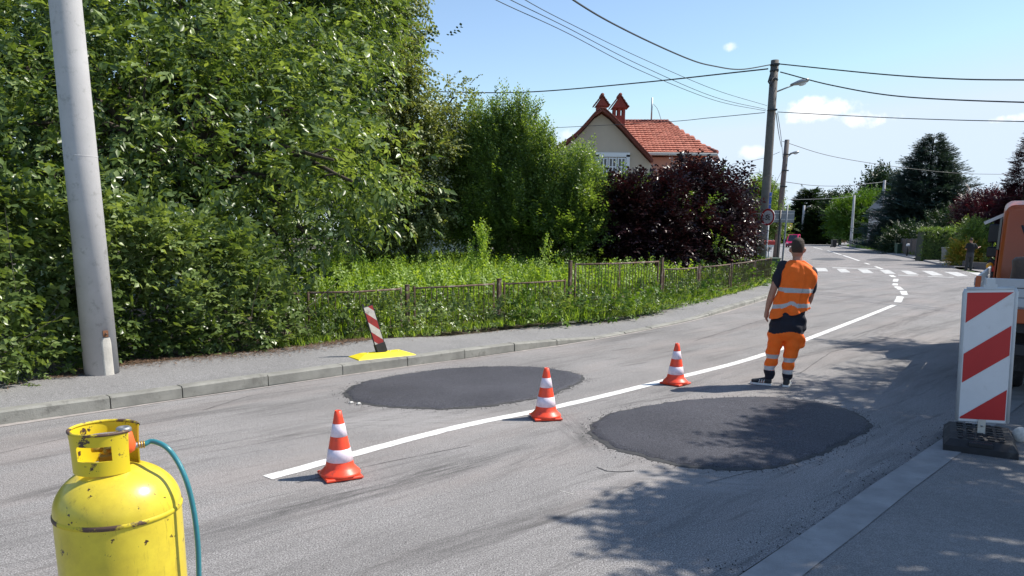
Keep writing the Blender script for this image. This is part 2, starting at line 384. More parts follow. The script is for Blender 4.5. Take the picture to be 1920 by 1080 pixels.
def auto_smooth_edges(o, ang=40):
    me = o.data; bm = bmesh.new(); bm.from_mesh(me)
    for e in bm.edges:
        if len(e.link_faces) == 2 and e.calc_face_angle(0) > math.radians(ang): e.smooth = False
    for f in bm.faces: f.smooth = True
    bm.to_mesh(me); bm.free(); return o
def recalc(o):
    me = o.data; bm = bmesh.new(); bm.from_mesh(me); bmesh.ops.recalc_face_normals(bm, faces=bm.faces); bm.to_mesh(me); bm.free(); return o

def catmull(pts, n=8):
    p = [Vector(q) for q in pts]; p = [2 * p[0] - p[1]] + p + [2 * p[-1] - p[-2]]; out = []
    for i in range(1, len(p) - 2):
        for k in range(n):
            t = k / n; a, b, c, d = p[i - 1:i + 3]
            out.append(.5 * ((2 * b) + (c - a) * t + (2 * a - 5 * b + 4 * c - d) * t * t + (3 * b - a - 3 * c + d) * t ** 3))
    out.append(p[-2]); return out
def resample(pts, step):
    pts = [Vector(q) for q in pts]; out = [pts[0].copy()]; need = step
    for a, b in zip(pts, pts[1:]):
        L = (b - a).length; pos = 0
        while L - pos >= need: pos += need; out.append(a.lerp(b, pos / L)); need = step
        need -= (L - pos)
    return out
def offset2(pts, d):
    out = []
    for i, p in enumerate(pts):
        t = pts[min(i + 1, len(pts) - 1)] - pts[max(i - 1, 0)]; t = Vector((t.x, t.y, 0)).normalized()
        out.append(p + Vector((-t.y, t.x, 0)) * d)          # to the left of the travel direction
    return out
def ribbon(mb, pts, w, z, jitter=0, seed=0):
    L = offset2(pts, w / 2); R = offset2(pts, -w / 2); r = random.Random(seed)
    vs = []
    for a, b in zip(L, R):
        j = Vector((r.uniform(-jitter, jitter), r.uniform(-jitter, jitter), 0)); k = Vector((r.uniform(-jitter, jitter), r.uniform(-jitter, jitter), 0))
        vs += [(a.x + j.x, a.y + j.y, z), (b.x + k.x, b.y + k.y, z)]
    mb.add(vs, [(2 * i, 2 * i + 1, 2 * i + 3, 2 * i + 2) for i in range(len(L) - 1)])
def strip(mb, A, B):
    n = len(A); mb.add([tuple(a) for a in A] + [tuple(b) for b in B], [(i, i + 1, n + i + 1, n + i) for i in range(n - 1)])

# ------------------------------------------------------------------ ground, road, kerbs
base = MB(); s = 1500
base.add([(-s, -60, -.05), (s, -60, -.05), (s, 2 * s, -.05), (-s, 2 * s, -.05)], [(0, 1, 2, 3)])
base.build('ground', 'lawn', kind='structure')

LEFT = [(-14, -2.5), (-4.73, 6.69), (-3.76, 7.66), (-3.11, 8.35), (-2.39, 9.05), (-1.7, 9.72), (-.44, 10.89), (.16, 11.49), (1.1, 12.45), (1.8, 13.25), (2.69, 14.35), (3.87, 15.96), (5.5, 18.5), (7.9, 22.8), (11.4, 31), (15.57, 43), (24.2, 67.5), (51, 141), (90, 235), (120, 300)]
RIGHT = [(-5, -2.6), (1.23, 3.74), (2.14, 4.72), (3.21, 5.83), (4.37, 7.06), (6.73, 9.64), (10.2, 13.9), (14.5, 19.6), (19, 26.5), (22.4, 33), (23.9, 38.8), (27.0, 47), (30, 54.6), (34.7, 66.7), (39.5, 80), (45.5, 100), (60, 140), (92, 210), (130, 290)]
Lc = resample(catmull([(x, y, 0) for x, y in LEFT], 10), 1.0)
Rc = resample(catmull([(x, y, 0) for x, y in RIGHT], 10), 1.0)
def at_frac(pts, n):
    k = [pts[int(round(i * (len(pts) - 1) / (n - 1)))] for i in range(n)]; return k
road = MB()
n = 160; A = at_frac(Lc, n); B = at_frac(Rc, n)
vs = []
for a, b in zip(A, B):
    for k in range(5): q = a.lerp(b, k / 4); vs.append((q.x, q.y, 0))
road.add(vs, [(i * 5 + k, i * 5 + k + 1, (i + 1) * 5 + k + 1, (i + 1) * 5 + k) for i in range(n - 1) for k in range(4)])
road_o = road.build('road', 'road_asphalt', kind='structure')

def kerb_h(p):
    y = p.y
    def sm(a, b, t): t = min(1, max(0, (t - a) / (b - a))); return t * t * (3 - 2 * t)
    return .13 - .10 * sm(11.4, 12.9, y) + .07 * sm(16.0, 18, y)
# left pavement between kerb and vegetation
kerb_in = offset2(Lc, .14)
walk_out = []
for i, p in enumerate(Lc):
    w = 1.15 if p.y < 8 else (1.35 if p.y < 11 else 1.35)
    walk_out.append(offset2(Lc, w + .14)[i] if False else None)
_off = offset2(Lc, 1.65)
walk = MB()
zin = [Vector((p.x, p.y, kerb_h(p) - .004)) for p in kerb_in]
zout = [Vector((p.x, p.y, kerb_h(p) + .02)) for p in _off]
strip(walk, [Vector((p.x, p.y, p.z)) for p in zin], zout)
walk.build('pavement', 'walk_asphalt', kind='structure')
lot = MB(); far_off = [Vector((p.x - 90, p.y + 45, .16)) for p in _off]
mid = [Vector((p.x - 4, p.y + 3, kerb_h(q) + .04)) for p, q in zip(_off, Lc)]
strip(lot, [Vector((p.x, p.y, p.z - .01)) for p in zout], mid); strip(lot, mid, far_off)
lot.build('terrain', 'soil', kind='structure')

# kerb stones, one by one
kerb = thing('kerb', None, None); del_keys = None
kerb['kind'] = 'structure'
r = random.Random(3)
for i in range(len(Lc) - 1):
    a, b = Lc[i], Lc[i + 1]
    if a.y > 75: break
    if a.y < 1.0: continue
    t = (b - a).normalized(); nrm = Vector((-t.y, t.x, 0))
    ha, hb = kerb_h(a) + r.uniform(-.004, .004), kerb_h(b) + r.uniform(-.004, .004)
    g = .006 + (.012 if r.random() < .15 else 0); a2 = a + t * g + nrm * r.uniform(-.004, .004); b2 = b - t * g + nrm * r.uniform(-.004, .004)
    m = MB(); bv = .018
    ring = lambda p, h: [p + Vector((0, 0, -.06)), p + Vector((0, 0, h - bv)), p + nrm * bv + Vector((0, 0, h)), p + nrm * .138 + Vector((0, 0, h)), p + nrm * .138 + Vector((0, 0, -.06))]
    vs = ring(a2, ha) + ring(b2, hb)
    m.add(vs, [(k, (k + 1) % 5, 5 + (k + 1) % 5, 5 + k) for k in range(5)] + [(4, 3, 2, 1, 0), (5, 6, 7, 8, 9)])
    o = m.build('kerb_stone', 'concrete_kerb', kerb); recalc(o)
m = MB(); far = [p for p in Lc if p.y > 74]
strip(m, far, [p + Vector((0, 0, .1)) for p in far]); strip(m, [p + Vector((0, 0, .1)) for p in far], [p + Vector((0, 0, .1)) for p in offset2(far, .14)])
m.build('far_kerb', 'concrete_kerb', kerb)
# dark joint soil under the kerb stones
m = MB(); strip(m, [p + Vector((0, 0, -.002)) + Vector((0, 0, .008)) for p in offset2(Lc, .0)], [p + Vector((0, 0, .008)) for p in offset2(Lc, .15)]); m.build('kerb_bed', 'soil', kerb)
m = MB(); ribbon(m, offset2([p for p in Lc if 1 < p.y < 30], -.045), .07, .004, .03, 2); m.build('gutter_dirt', 'seam_dust', road_o, 'pale dust line lying along the left kerb')

# right side: flush concrete edge strip and pavement
Rn = [p for p in Rc if p.y < 33]
m = MB(); e0 = offset2(Rn, 0); e1 = offset2(Rn, -.26)
strip(m, [p + Vector((0, 0, 0)) for p in e0], [p + Vector((0, 0, .022)) for p in offset2(Rn, -.02)])
strip(m, [p + Vector((0, 0, .022)) for p in offset2(Rn, -.02)], [p + Vector((0, 0, .024)) for p in e1])
edge_o = m.build('edge_strip', 'concrete_light', kind='structure')
m = MB(); wide = [Vector((p.x + 60, p.y - 22, .02)) for p in Rc]
strip(m, [p + Vector((0, 0, .018)) for p in offset2(Rn, -.25)], [p + Vector((0, 0, .018)) for p in offset2(Rn, -9)])
m.build('right_pavement', 'side_asphalt', kind='structure')
m = MB(); m.add([(22.5, 33.2, .012), (60, 20, .012), (70, 26, .012), (26.5, 44.5, .012)], [(0, 1, 2, 3)]); m.build('side_street', 'road_asphalt', kind='structure')
# far right: kerb, pavement, verge
Rf = [p for p in Rc if p.y > 44]
m = MB(); up_ = [p + Vector((0, 0, .11)) for p in Rf]
strip(m, Rf, up_); strip(m, up_, [p + Vector((0, 0, .11)) for p in offset2(Rf, -.2)]); m.build('far_right_kerb', 'concrete_light', kind='structure')
m = MB(); strip(m, [p + Vector((0, 0, .105)) for p in offset2(Rf, -.19)], [p + Vector((0, 0, .13)) for p in offset2(Rf, -3.0)]); m.build('far_right_pavement', 'walk_asphalt', kind='structure')
m = MB(); strip(m, [p + Vector((0, 0, .125)) for p in offset2(Rf, -2.9)], [p + Vector((60, -15, .125)) for p in Rf]); m.build('far_verge', 'lawn', kind='structure')

# road markings (parts of the road)
def mark(pix, z=.004, name='painted_stripe'):
    m = MB(); m.add([(*G(u, v)[:2], z) for u, v in pix], [tuple(range(len(pix)))]); return recalc(m.build(name, 'paint_worn', road_o))
cl = [(-1.80, 5.27), (-.59, 6.70), (.51, 7.70), (1.86, 9.10), (3.89, 11.36), (7.32, 16.0), (10.24, 20.05)]
m = MB(); cp = resample(catmull([(x, y, 0) for x, y in cl], 12), .12); ribbon(m, cp, .125, .004, .004, 5); m.build('centre_line', 'paint_white', road_o, 'long solid white centre line beside the cones')
for (a, b) in (((10.75, 20.9), (11.9, 23.0)), ((12.4, 23.7), (13.2, 25.4)), ((13.45, 26.0), (14.1, 27.6)), ((14.4, 28.3), (14.95, 29.4)), ((15.6, 30.7), (16.6, 32.6)), ((17.3, 34.2), (18.0, 35.9))):
    m = MB(); ribbon(m, resample([Vector((*a, 0)), Vector((*b, 0))], .1), .19, .004, .022, int(a[0] * 7)); m.build('centre_dash', 'paint_white', road_o)
Z = lambda x, y: (1480 + x / 5.333, 440 + y / 5.333)
for q in ([(200, 333), (365, 335), (390, 368), (215, 367)], [(470, 342), (560, 342), (612, 378), (515, 378)], [(680, 345), (780, 347), (845, 385), (740, 385)], [(900, 352), (990, 352), (1065, 392), (960, 392)],
          [(1110, 360), (1200, 362), (1300, 400), (1190, 400)], [(1325, 362), (1430, 365), (1545, 408), (1430, 410)], [(1545, 372), (1680, 375), (1790, 415), (1680, 418)], [(1790, 378), (1900, 380), (2040, 422), (1930, 424)]):
    mark([Z(*k) for k in q], .006, 'crossing_stripe')
for q in ([(430, 328), (890, 341), (895, 346), (430, 334)], [(1085, 403), (1285, 411), (1290, 416), (1090, 409)], [(1380, 416), (1640, 427), (1645, 432), (1385, 422)]):
    mark([Z(*k) for k in q], .008, 'stop_line')
for a, b in (((860, 320), (930, 345)), ((755, 284), (800, 298)), ((540, 208), (700, 262)), ((380, 160), (520, 202)), ((240, 125), (330, 148))):
    ga = Vector(G(*Z(*a))); gb = Vector(G(*Z(*b))); ga.z = gb.z = 0
    m = MB(); ribbon(m, [ga, gb], .17, .010); m.build('centre_dash', 'paint_white', road_o)

# two fresh patches of new asphalt (low domes), each with a ragged dark rim
def patch(pts, h, label, mat='patch_asphalt', seed=1, rag=.02, rim=True):
    P2 = [Vector(G(*p)) for p in pts]; P2 = [Vector((p.x, p.y, 0)) for p in P2]
    ring = resample(catmull(P2[-2:] + P2 + P2[:3], 10)[20:20 + 10 * len(P2) + 1], .05 if rim else .2)[:-1]
    c = sum(ring, Vector()) / len(ring); rr = random.Random(seed); m = MB(); n = len(ring); vs = []
    jit = [mnoise.noise(Vector((p.x * 6, p.y * 6, seed))) * rag + rr.uniform(-rag, rag) * .35 for p in ring]
    for k, fr in enumerate((1.0, .985, .94, .8, .55, .25)):
        z = (.003, .55 * h, .8 * h, .93 * h, h, h)[k]
        for i, p in enumerate(ring):
            q = c + (p - c) * fr; d = (p - c).normalized(); q = q + d * jit[i] * (1 if k < 2 else .3)
            vs.append((q.x, q.y, z + (mnoise.noise(q * 3) * .004 if k > 2 else 0)))
    fs = [(k * n + i, k * n + (i + 1) % n, (k + 1) * n + (i + 1) % n, (k + 1) * n + i) for k in range(5) for i in range(n)]
    vs.append((c.x, c.y, h)); fs += [(5 * n + i, 5 * n + (i + 1) % n, len(vs) - 1) for i in range(n)]
    m.smooth = True; m.add(vs, fs); o = recalc(m.build('asphalt_patch', mat, road_o, label))
    if rim:
        m = MB(); vs = []
        for i, p in enumerate(ring):
            d = (p - c).normalized(); q = p + d * (jit[i] + rr.uniform(.012, .05)); w = p - d * .03; vs += [(q.x, q.y, .0035), (w.x, w.y, .012)]
        m.add(vs, [(2 * i, 2 * i + 1, (2 * i + 3) % (2 * n), (2 * i + 2) % (2 * n)) for i in range(n)])
        m.build('patch_rim', 'seam_tar', o)
        # crumbs spilled round the rim
        m = MB()
        for _ in range(900):
            i = rr.randrange(n); p = ring[i]; d = (p - c).normalized(); q = p + d * (jit[i] + abs(rr.gauss(.02, .07))); s_ = rr.uniform(.0012, .0035)
            m.box((q.x, q.y, s_), (s_ * 2, s_ * 1.6, s_ * 1.6), rr.random() * 3)
        m.build('asphalt_crumbs', 'stone_dark', o, kind='stuff')
    return o
patch([(654, 746), (652, 733), (690, 716), (800, 697), (900, 689), (1010, 690), (1080, 702), (1090, 712), (1040, 737), (940, 758), (840, 767), (740, 763), (680, 756)], .028, 'new dark asphalt patch in the left lane behind the cones', seed=1, rag=.035)
patch([(1112, 812), (1116, 793), (1160, 774), (1250, 757), (1350, 748), (1450, 747), (1560, 760), (1620, 788), (1628, 803), (1560, 840), (1480, 868), (1400, 880), (1280, 873), (1160, 842)], .032, 'new dark asphalt patch in the right lane partly in tree shade', seed=2, rag=.035)
patch([(1519, 486), (1545, 483.5), (1570, 484), (1585, 486.5), (1560, 488.5), (1535, 488)], .01, 'far worn dark patch in the left lane behind the crossing', 'old_patch', 3, rim=False)
patch([(1624, 487), (1650, 484), (1675, 485.5), (1692, 488), (1665, 490), (1640, 489.5)], .01, 'far worn dark patch in the right lane behind the crossing', 'old_patch', 4, rim=False)
# seams and cracks across the old road surface
def crack(pts, w, seed, mat='seam_tar', jit=.012):
    q = resample([Vector((*p[:2], 0)) for p in pts], .12); rr = random.Random(seed); off = 0
    out = []
    for p in q: off = off * .85 + rr.uniform(-jit, jit); out.append(p + Vector((off, off * .7, 0)))
    m = MB(); ribbon(m, out, w, .003, w * .35, seed); m.build('crack', mat, road_o)
crack([G(1530, 553), G(1640, 558), G(1806, 563)], .022, 1)
crack([G(1300, 640), G(1420, 603), G(1440, 598)], .012, 2)
crack([G(1690, 524), G(1715, 525)], .05, 3); crack([G(1722, 528), G(1750, 530)], .05, 4); crack([G(1552, 549), G(1588, 551)], .06, 5)
crack([G(1120, 876), G(1150, 886), G(1200, 882)], .012, 7); crack([G(560, 905), G(720, 868), G(900, 832)], .006, 8)
crack([G(380, 770), G(470, 742), G(640, 722)], .006, 9); crack([G(0, 850), G(150, 815), G(330, 786)], .005, 10)
crack([G(1050, 920), G(1100, 934)], .004, 11, 'stone_pale', .002)
crack([G(1600, 630), G(1680, 605), G(1770, 578)], .012, 12); crack([G(1500, 700), G(1560, 660), G(1640, 640)], .01, 13)
crack([G(1330, 905), G(1500, 860)], .005, 14)
# loose grit
m = MB(); rr = random.Random(5)
for _ in range(900):
    i = rr.randrange(4, 16); p = Rc[i].lerp(Rc[i + 1], rr.random()); t = (Rc[i + 1] - Rc[i]).normalized(); q = p + Vector((-t.y, t.x, 0)) * abs(rr.gauss(.01, .10)); s_ = rr.uniform(.001, .0045)
    m.box((q.x, q.y, s_ * .6), (s_ * 1.8, s_ * 1.4, s_ * 1.3), rr.random() * 3)
for _ in range(500):
    x, y = rr.uniform(-4, 6), rr.uniform(3, 12); s_ = rr.uniform(.001, .0025)
    m.box((x, y, s_ + .002), (s_ * 2, s_ * 1.6, s_ * 1.3), rr.random() * 3)
m.build('loose_grit', 'stone_dark', kind='stuff')
for (u, v) in ((659, 757), (673, 759)):
    m = MB(); g = G(u, v); m.box((0, 0, 0), (.04, .03, .025), .6, bev=.008); o = m.build('pebble', 'stone_pale', None, 'small white %s pebble at the left tip of the left asphalt patch' % ('outer' if u < 665 else 'inner'), 'pebble', 'pebbles by the asphalt patch'); o.location = (g[0], g[1], .013)

# ------------------------------------------------------------------ foliage
def leaf_quads(b, d, nrm, L, Wd, fold=.12, droop=.1):
    "rhombic leaves folded along the midrib: arrays (n,3) -> verts (n,4,3)"
    s = np.cross(nrm, d); s /= np.linalg.norm(s, axis=1, keepdims=True) + 1e-9
    L = L[:, None]; Wd = Wd[:, None]
    v0 = b; v1 = b + d * L * .42 + s * Wd * .5 + nrm * Wd * fold; v2 = b + d * L - nrm * L * droop; v3 = b + d * L * .42 - s * Wd * .5 + nrm * Wd * fold
    return np.stack([v0, v1, v2, v3], 1)
def unit(a): return a / (np.linalg.norm(a, axis=-1, keepdims=True) + 1e-9)
def template(kind, seed):
    "a spray of leaves along +X, upper side +Z -> (k,4,3)"
    r = np.random.default_rng(seed)
    if kind == 'walnut':          # drooping compound leaf, seven broad leaflets fanned round the rib
        k = 3; b = []; d = []; L = []
        for i in range(k):
            x = .06 + .085 * i; z = -x * x * .9
            for sd in (-1, 1):
                a = math.radians(62 - 9 * i + r.uniform(-14, 14)); b.append((x, 0, z)); d.append((math.cos(a), sd * math.sin(a), r.uniform(-.75, .05))); L.append((.11 + .028 * i) * r.uniform(.85, 1.15))
        b.append((.29, 0, -.08)); d.append((1, r.uniform(-.2, .2), -.55)); L.append(.18); wf = .52
    elif kind == 'twig':          # alternate oval leaves
        b = []; d = []; L = []
        for i in range(9):
            x = .03 + .045 * i; a = math.radians(r.uniform(35, 75)); sd = 1 if i % 2 else -1
            b.append((x, 0, r.uniform(-.01, .01))); d.append((math.cos(a), sd * math.sin(a), r.uniform(-.45, .25))); L.append(r.uniform(.07, .10))
        wf = .62
    elif kind == 'shoot':         # upright small leaves all round
        b = []; d = []; L = []
        for i in range(12):
            x = .02 + .04 * i; t = i * 2.4; b.append((x, 0, 0)); d.append((.75, math.cos(t), math.sin(t))); L.append(r.uniform(.06, .085))
        wf = .5
    elif kind == 'bramble':       # trifoliate leaves
        b = []; d = []; L = []
        for i in range(4):
            x = .05 + .10 * i; y = r.uniform(-.07, .07); z = r.uniform(-.03, .03); t = r.uniform(-1, 1)
            for a in (-1.1, 0, 1.1): b.append((x, y, z)); d.append((math.cos(a + t), math.sin(a + t), r.uniform(-.4, .1))); L.append(r.uniform(.075, .105))
        wf = .66
    elif kind == 'linden':
        b = []; d = []; L = []
        for i in range(10):
            x = .03 + .04 * i; a = math.radians(r.uniform(20, 90)) * (1 if i % 2 else -1)
            b.append((x, 0, -x * x * .8)); d.append((math.cos(a), math.sin(a), r.uniform(-.9, -.1))); L.append(r.uniform(.06, .085))
        wf = .85
    elif kind == 'needle':        # flat spruce spray
        b = []; d = []; L = []
        for i in range(8):
            x = .05 * i; a = math.radians(35) * (1 if i % 2 else -1); b.append((x, 0, -x * .05)); d.append((math.cos(a), math.sin(a), r.uniform(-.2, .25))); L.append(r.uniform(.12, .2))
        b.append((.35, 0, 0)); d.append((1, 0, .1)); L.append(.2); wf = .30
    b = np.array(b, float); d = unit(np.array(d, float)); L = np.array(L)
    up = np.tile([0, 0, 1.], (len(b), 1)) + r.normal(0, .25, (len(b), 3)); nrm = unit(up - d * np.sum(up * d, 1, keepdims=True))
    return leaf_quads(b, d, nrm, L, L * wf)
TPL = {k: [template(k, i) for i in range(4)] for k in ('walnut', 'twig', 'shoot', 'bramble', 'linden', 'needle')}
def orient(dirs, up):
    x = unit(dirs); z = unit(up - x * np.sum(up * x, 1, keepdims=True)); y = np.cross(z, x); return np.stack([x, y, z], 2)
def leaves_mesh(name, kind, pos, dirs, ups, scale, tone, mat, tone_jit=.16, lrng=None):
    lr = lrng or rng; R = orient(dirs, ups); parts = []; tn = []
    for ti, T in enumerate(TPL[kind]):
        idx = np.arange(len(pos)) % 4 == ti
        if not idx.any(): continue
        V = np.einsum('nij,klj->nkli', R[idx], T) * scale[idx][:, None, None, None] + pos[idx][:, None, None, :]
        k = T.shape[0]; parts.append(V.reshape(-1, 4, 3)); tn.append(np.repeat(tone[idx], k) + lr.normal(0, tone_jit, idx.sum() * k))
    V = np.concatenate(parts); t = np.clip(np.concatenate(tn), 0, 1)
    return quad_mesh(name, V, t, mat)
def quad_mesh(name, V, t, mat):
    n = len(V); me = bpy.data.meshes.new(name)
    me.vertices.add(n * 4); me.vertices.foreach_set('co', V.reshape(-1).astype(np.float32))
    me.loops.add(n * 6); me.polygons.add(n * 2)
    i = np.arange(n)[:, None] * 4; tri = np.concatenate([i + np.array([0, 1, 2]), i + np.array([0, 2, 3])], 1).reshape(-1)
    me.loops.foreach_set('vertex_index', tri.astype(np.int32))
    me.polygons.foreach_set('loop_start', np.arange(0, n * 6, 3, dtype=np.int32))
    me.materials.append(MAT[mat]); me.update(calc_edges=True)
    a = me.attributes.new('tone', 'FLOAT', 'POINT'); a.data.foreach_set('value', np.repeat(t, 4).astype(np.float32))
    return me
def LB(u, v, Y, rpx, fx=1, fz=1, fy=1):
    x, y, z = P(u, v, Y); r = rpx * Y / F_PX; return (x, y, z, r * fx, r * fy, r * fz)
def lobe_points(lobes, n, shell=.55, lr=None, zmin=.15):
    lr = lr or rng; L = np.array(lobes); w = (L[:, 3] * L[:, 4] + L[:, 3] * L[:, 5] + L[:, 4] * L[:, 5]); w /= w.sum()
    k = lr.choice(len(L), n, p=w); d = unit(lr.normal(size=(n, 3))); rad = shell + (1 - shell) * lr.random(n) ** .7
    bumpy = 1 + .16 * np.sin(d[:, 0] * 7 + k) * np.cos(d[:, 2] * 6 + d[:, 1] * 5 + k * 2)
    p = L[k, :3] + d * L[k, 3:6] * (rad * bumpy)[:, None]; out = unit(d / L[k, 3:6])
    ok = p[:, 2] > zmin; return p[ok], out[ok], k[ok]
def crown(name, kind, lobes, clumps, per, cr, scale, mat, parent=None, up=.3, outw=.7, rnd=.5, shell=.5, tone=.45, tone_var=.15, zmin=.2, split=0, split_name='leaf', tone_jit=.16, seed=None, clip=None, keepout=None):
    lr = np.random.default_rng(seed if seed is not None else abs(hash(name)) % 1000 if False else sum(map(ord, name)) + len(lobes) * 13)
    c, o, _ = lobe_points(lobes, clumps, shell, lr, zmin)
    n = len(c) * per; ci = np.repeat(np.arange(len(c)), per)
    off = lr.normal(size=(n, 3)) * cr * np.array([1, 1, .8]); pos = c[ci] + off
    d = unit(o[ci] * outw + np.array([0, 0, up]) + lr.normal(0, rnd, (n, 3)) + unit(off) * .3)
    u = np.tile([0, 0, 1.], (n, 1)) + o[ci] * .5 + lr.normal(0, .35, (n, 3))
    sc = scale * lr.uniform(.7, 1.25, n); tn = tone + (lr.normal(0, tone_var, len(c)))[ci]
    ok = pos[:, 2] > zmin
    if clip is not None: ok &= clip(pos)
    pos, d, u, sc, tn = pos[ok], d[ok], u[ok], sc[ok], tn[ok]
    if split:        # the nearest sprays become single leaves of their own, sharing four meshes
        order = np.argsort(np.linalg.norm(pos - np.array([0, 0, 1.8]), axis=1)); near = order[:split]; rest = order[split:]
        sh = []
        for ti in range(4):
            for tq in range(3):
                T = TPL[kind][ti]; sh.append(quad_mesh(split_name, T.copy(), np.clip(lr.normal(.35 + .2 * tq, .1, len(T)), 0, 1), mat))
        R = orient(d[near], u[near])
        for j, i in enumerate(near):
            ob = link_mesh(split_name, sh[j % 12], parent); mt = Matrix(R[j].tolist()).to_4x4()
            ob.matrix_local = Matrix.Translation(Vector(pos[i])) @ mt @ Matrix.Scale(float(sc[i]), 4)
        pos, d, u, sc, tn = pos[rest], d[rest], u[rest], sc[rest], tn[rest]
    me = leaves_mesh(name, kind, pos, d, u, sc, tn, mat, tone_jit, lr)
    o_ = link_mesh(name, me, parent); 
    return o_
def limbs(parent, base, lobes, r0, mat='bark', seed=1, top=None, count=99, name='trunk', sag=.1, twigs=3):
    "trunk plus one limb to each lobe, with side branches"
    rr = random.Random(seed); m = MB(); top = Vector(top) if top else Vector(base) + Vector((0, 0, 2)); b = Vector(base)
    m.tube(catmull([b, b.lerp(top, .5) + Vector((rr.uniform(-.1, .1), rr.uniform(-.1, .1), 0)), top], 4), [r0 * (1.25 - .4 * i / 8) for i in range(9)], 10)
    for L in lobes[:count]:
        e = Vector(L[:3]); mid = top.lerp(e, .5) + Vector((rr.uniform(-.3, .3), rr.uniform(-.3, .3), .35 * (e - top).length * .4)); st = b.lerp(top, rr.uniform(.7, 1))
        cv = catmull([st, mid, e], 5); m.tube(cv, [r0 * .55 * (1 - .8 * i / (len(cv) - 1)) + .008 for i in range(len(cv))], 6)
        for _ in range(twigs):
            q = cv[rr.randrange(5, len(cv))]; dd = Vector((rr.gauss(0, 1), rr.gauss(0, 1), rr.gauss(.2, .6))).normalized() * L[3] * rr.uniform(.5, .95)
            m.tube([q, q + dd * .5 + Vector((0, 0, .1)), q + dd], [r0 * .14 + .004, r0 * .09 + .003, .004], 5)
    return m.build(name, mat, parent)

# walnut tree overhanging the hedge, left
wal = thing('walnut_tree', 'big walnut tree with long drooping leaflets overhanging the hedge at the left', 'tree', (-6.2, 15.2, 0.1))
def rel(lobes, o): return [(l[0] - o.location.x, l[1] - o.location.y, l[2] - o.location.z, *l[3:]) for l in lobes]
def WB(u, v, Y, r, *a): return LB(u, v, Y + max(0, 300 - v) * .013, r, *a)
WL = [WB(600, 400, 13, 95), WB(625, 300, 12.6, 110, 1, .8), WB(660, 340, 12.6, 75, 1, .7), WB(560, 210, 13.5, 140), WB(600, 80, 14.5, 130), WB(590, -60, 15, 160), WB(420, 330, 12.2, 110, 1, .8), WB(430, 200, 12.5, 150, 1, .9),
      WB(400, 60, 12.6, 150), WB(300, -60, 12, 170), WB(240, 180, 11.4, 130), WB(250, 300, 12, 100), WB(70, 60, 11, 170), WB(40, 230, 11.2, 140), WB(30, 360, 11.2, 80), WB(-140, 100, 11, 200), WB(-120, 320, 11, 120),
      WB(520, 440, 12.6, 60), WB(590, 455, 12.4, 42), WB(480, -150, 16, 200), WB(100, -180, 15, 230), WB(300, 120, 15, 200), WB(150, 250, 15, 200), WB(500, 250, 16.5, 180)]
WR = rel(WL, wal)
crown('foliage', 'walnut', WR, 700, 24, .33, .84, 'leaf_walnut', wal, up=.05, outw=.75, rnd=.6, shell=.62, tone=.5, tone_var=.2, zmin=.9, split=300, seed=11)['kind'] = 'stuff'
limbs(wal, (0, 0, -.1), WR, .15, seed=4, top=(.1, -.2, 2.4))

# bramble hedge: dense mass hugging the pavement, hiding the low fence at its left
hedge = thing('bramble_hedge', 'tangled green bramble and creeper hedge spilling onto the pavement behind the grey pole', 'hedge', (-6, 9, .1))
VEG = [(-9.5, 3.2), (-7.3, 5.4), (-5.55, 7.35), (-5.3, 8.3), (-5.05, 9.35), (-4.55, 9.8), (-3.65, 10.35), (-3.05, 10.85), (-2.5, 11.55), (-1.6, 12.15), (-.4, 13.4), (1.23, 14.5), (2.69, 15.95), (4.5, 18.8), (7.07, 23.2), (9.4, 27.6), (11.0, 31.5)]
VP = resample(catmull([(x, y, 0) for x, y in VEG], 8), .25); VN = offset2(VP, 1.0)
def vh(y, x):     # hedge height along its front
    pts = [(3, 1.9), (7, 1.95), (9.3, 2.05), (10.1, 1.7), (10.6, 1.2), (11.0, .62), (12.2, .40), (13.4, .36), (14.5, .30), (16, .22), (18.8, .35), (23, .4), (32, .55)]
    return float(np.interp(y, [a for a, _ in pts], [b for _, b in pts]))
lr = np.random.default_rng(21)
def hedge_pts(n, depth_lo=0, depth_hi=1.0, ymin=2, ymax=40):
    pr = []; 
    w = np.array([max(.25, vh(p.y, p.x)) * (1 if p.y < 13 else .7) * (ymin < p.y < ymax) for p in VP]); w /= w.sum()
    ks = lr.choice(len(VP), n, p=w)
    for k in ks:
        p = VP[k]; nn = (VN[k] - p); h = vh(p.y, p.x); t = lr.random()
        lump = 1.5 * (.13 * math.sin(k * .33) + .1 * math.sin(k * .11 + 2) + .08 * math.sin(k * .9 + 1)) + .22 * mnoise.noise(Vector((k * .22, lr.random() * 0 + 3, 1)))
        if t < .6: z = lr.random() * h; d = .05 + (z / max(h, .3)) ** 1.6 * .45 * min(1, h) + lump * min(1, h) * (.4 + z)
        else: z = h * (1 + lump * .6) + lr.normal(0, .05); d = .35 + lr.random() * (1.5 if h > 1 else .6)
        d = max(.0, d) if z > .12 else max(-.02, d); a = lr.random()
        o = np.array([-nn.x, -nn.y, .35]) if t < .6 else np.array([-nn.x * .5, -nn.y * .5, 1.0])
        pr.append((p.x + nn.x * d + lr.normal(0, .06), p.y + nn.y * d + lr.normal(0, .06), .13 + max(.02, z), *o))
    return np.array(pr)
q = hedge_pts(12000); pos = q[:, :3]; o = unit(q[:, 3:])
n = len(pos); dirs = unit(o * .6 + lr.normal(0, .6, (n, 3)) + np.array([0, 0, .15])); ups = o * .7 + np.array([0, 0, .8]) + lr.normal(0, .35, (n, 3))
tone = .42 + .28 * np.sin(pos[:, 0] * 1.7 + pos[:, 2] * 2) * np.cos(pos[:, 1] * 1.3) + lr.normal(0, .1, n)
sc = lr.uniform(.55, 1.15, n) * np.where(pos[:, 2] < .35, .8, 1) * np.where(pos[:, 1] > 11.0, .62, 1)
loc = np.array(hedge.location)
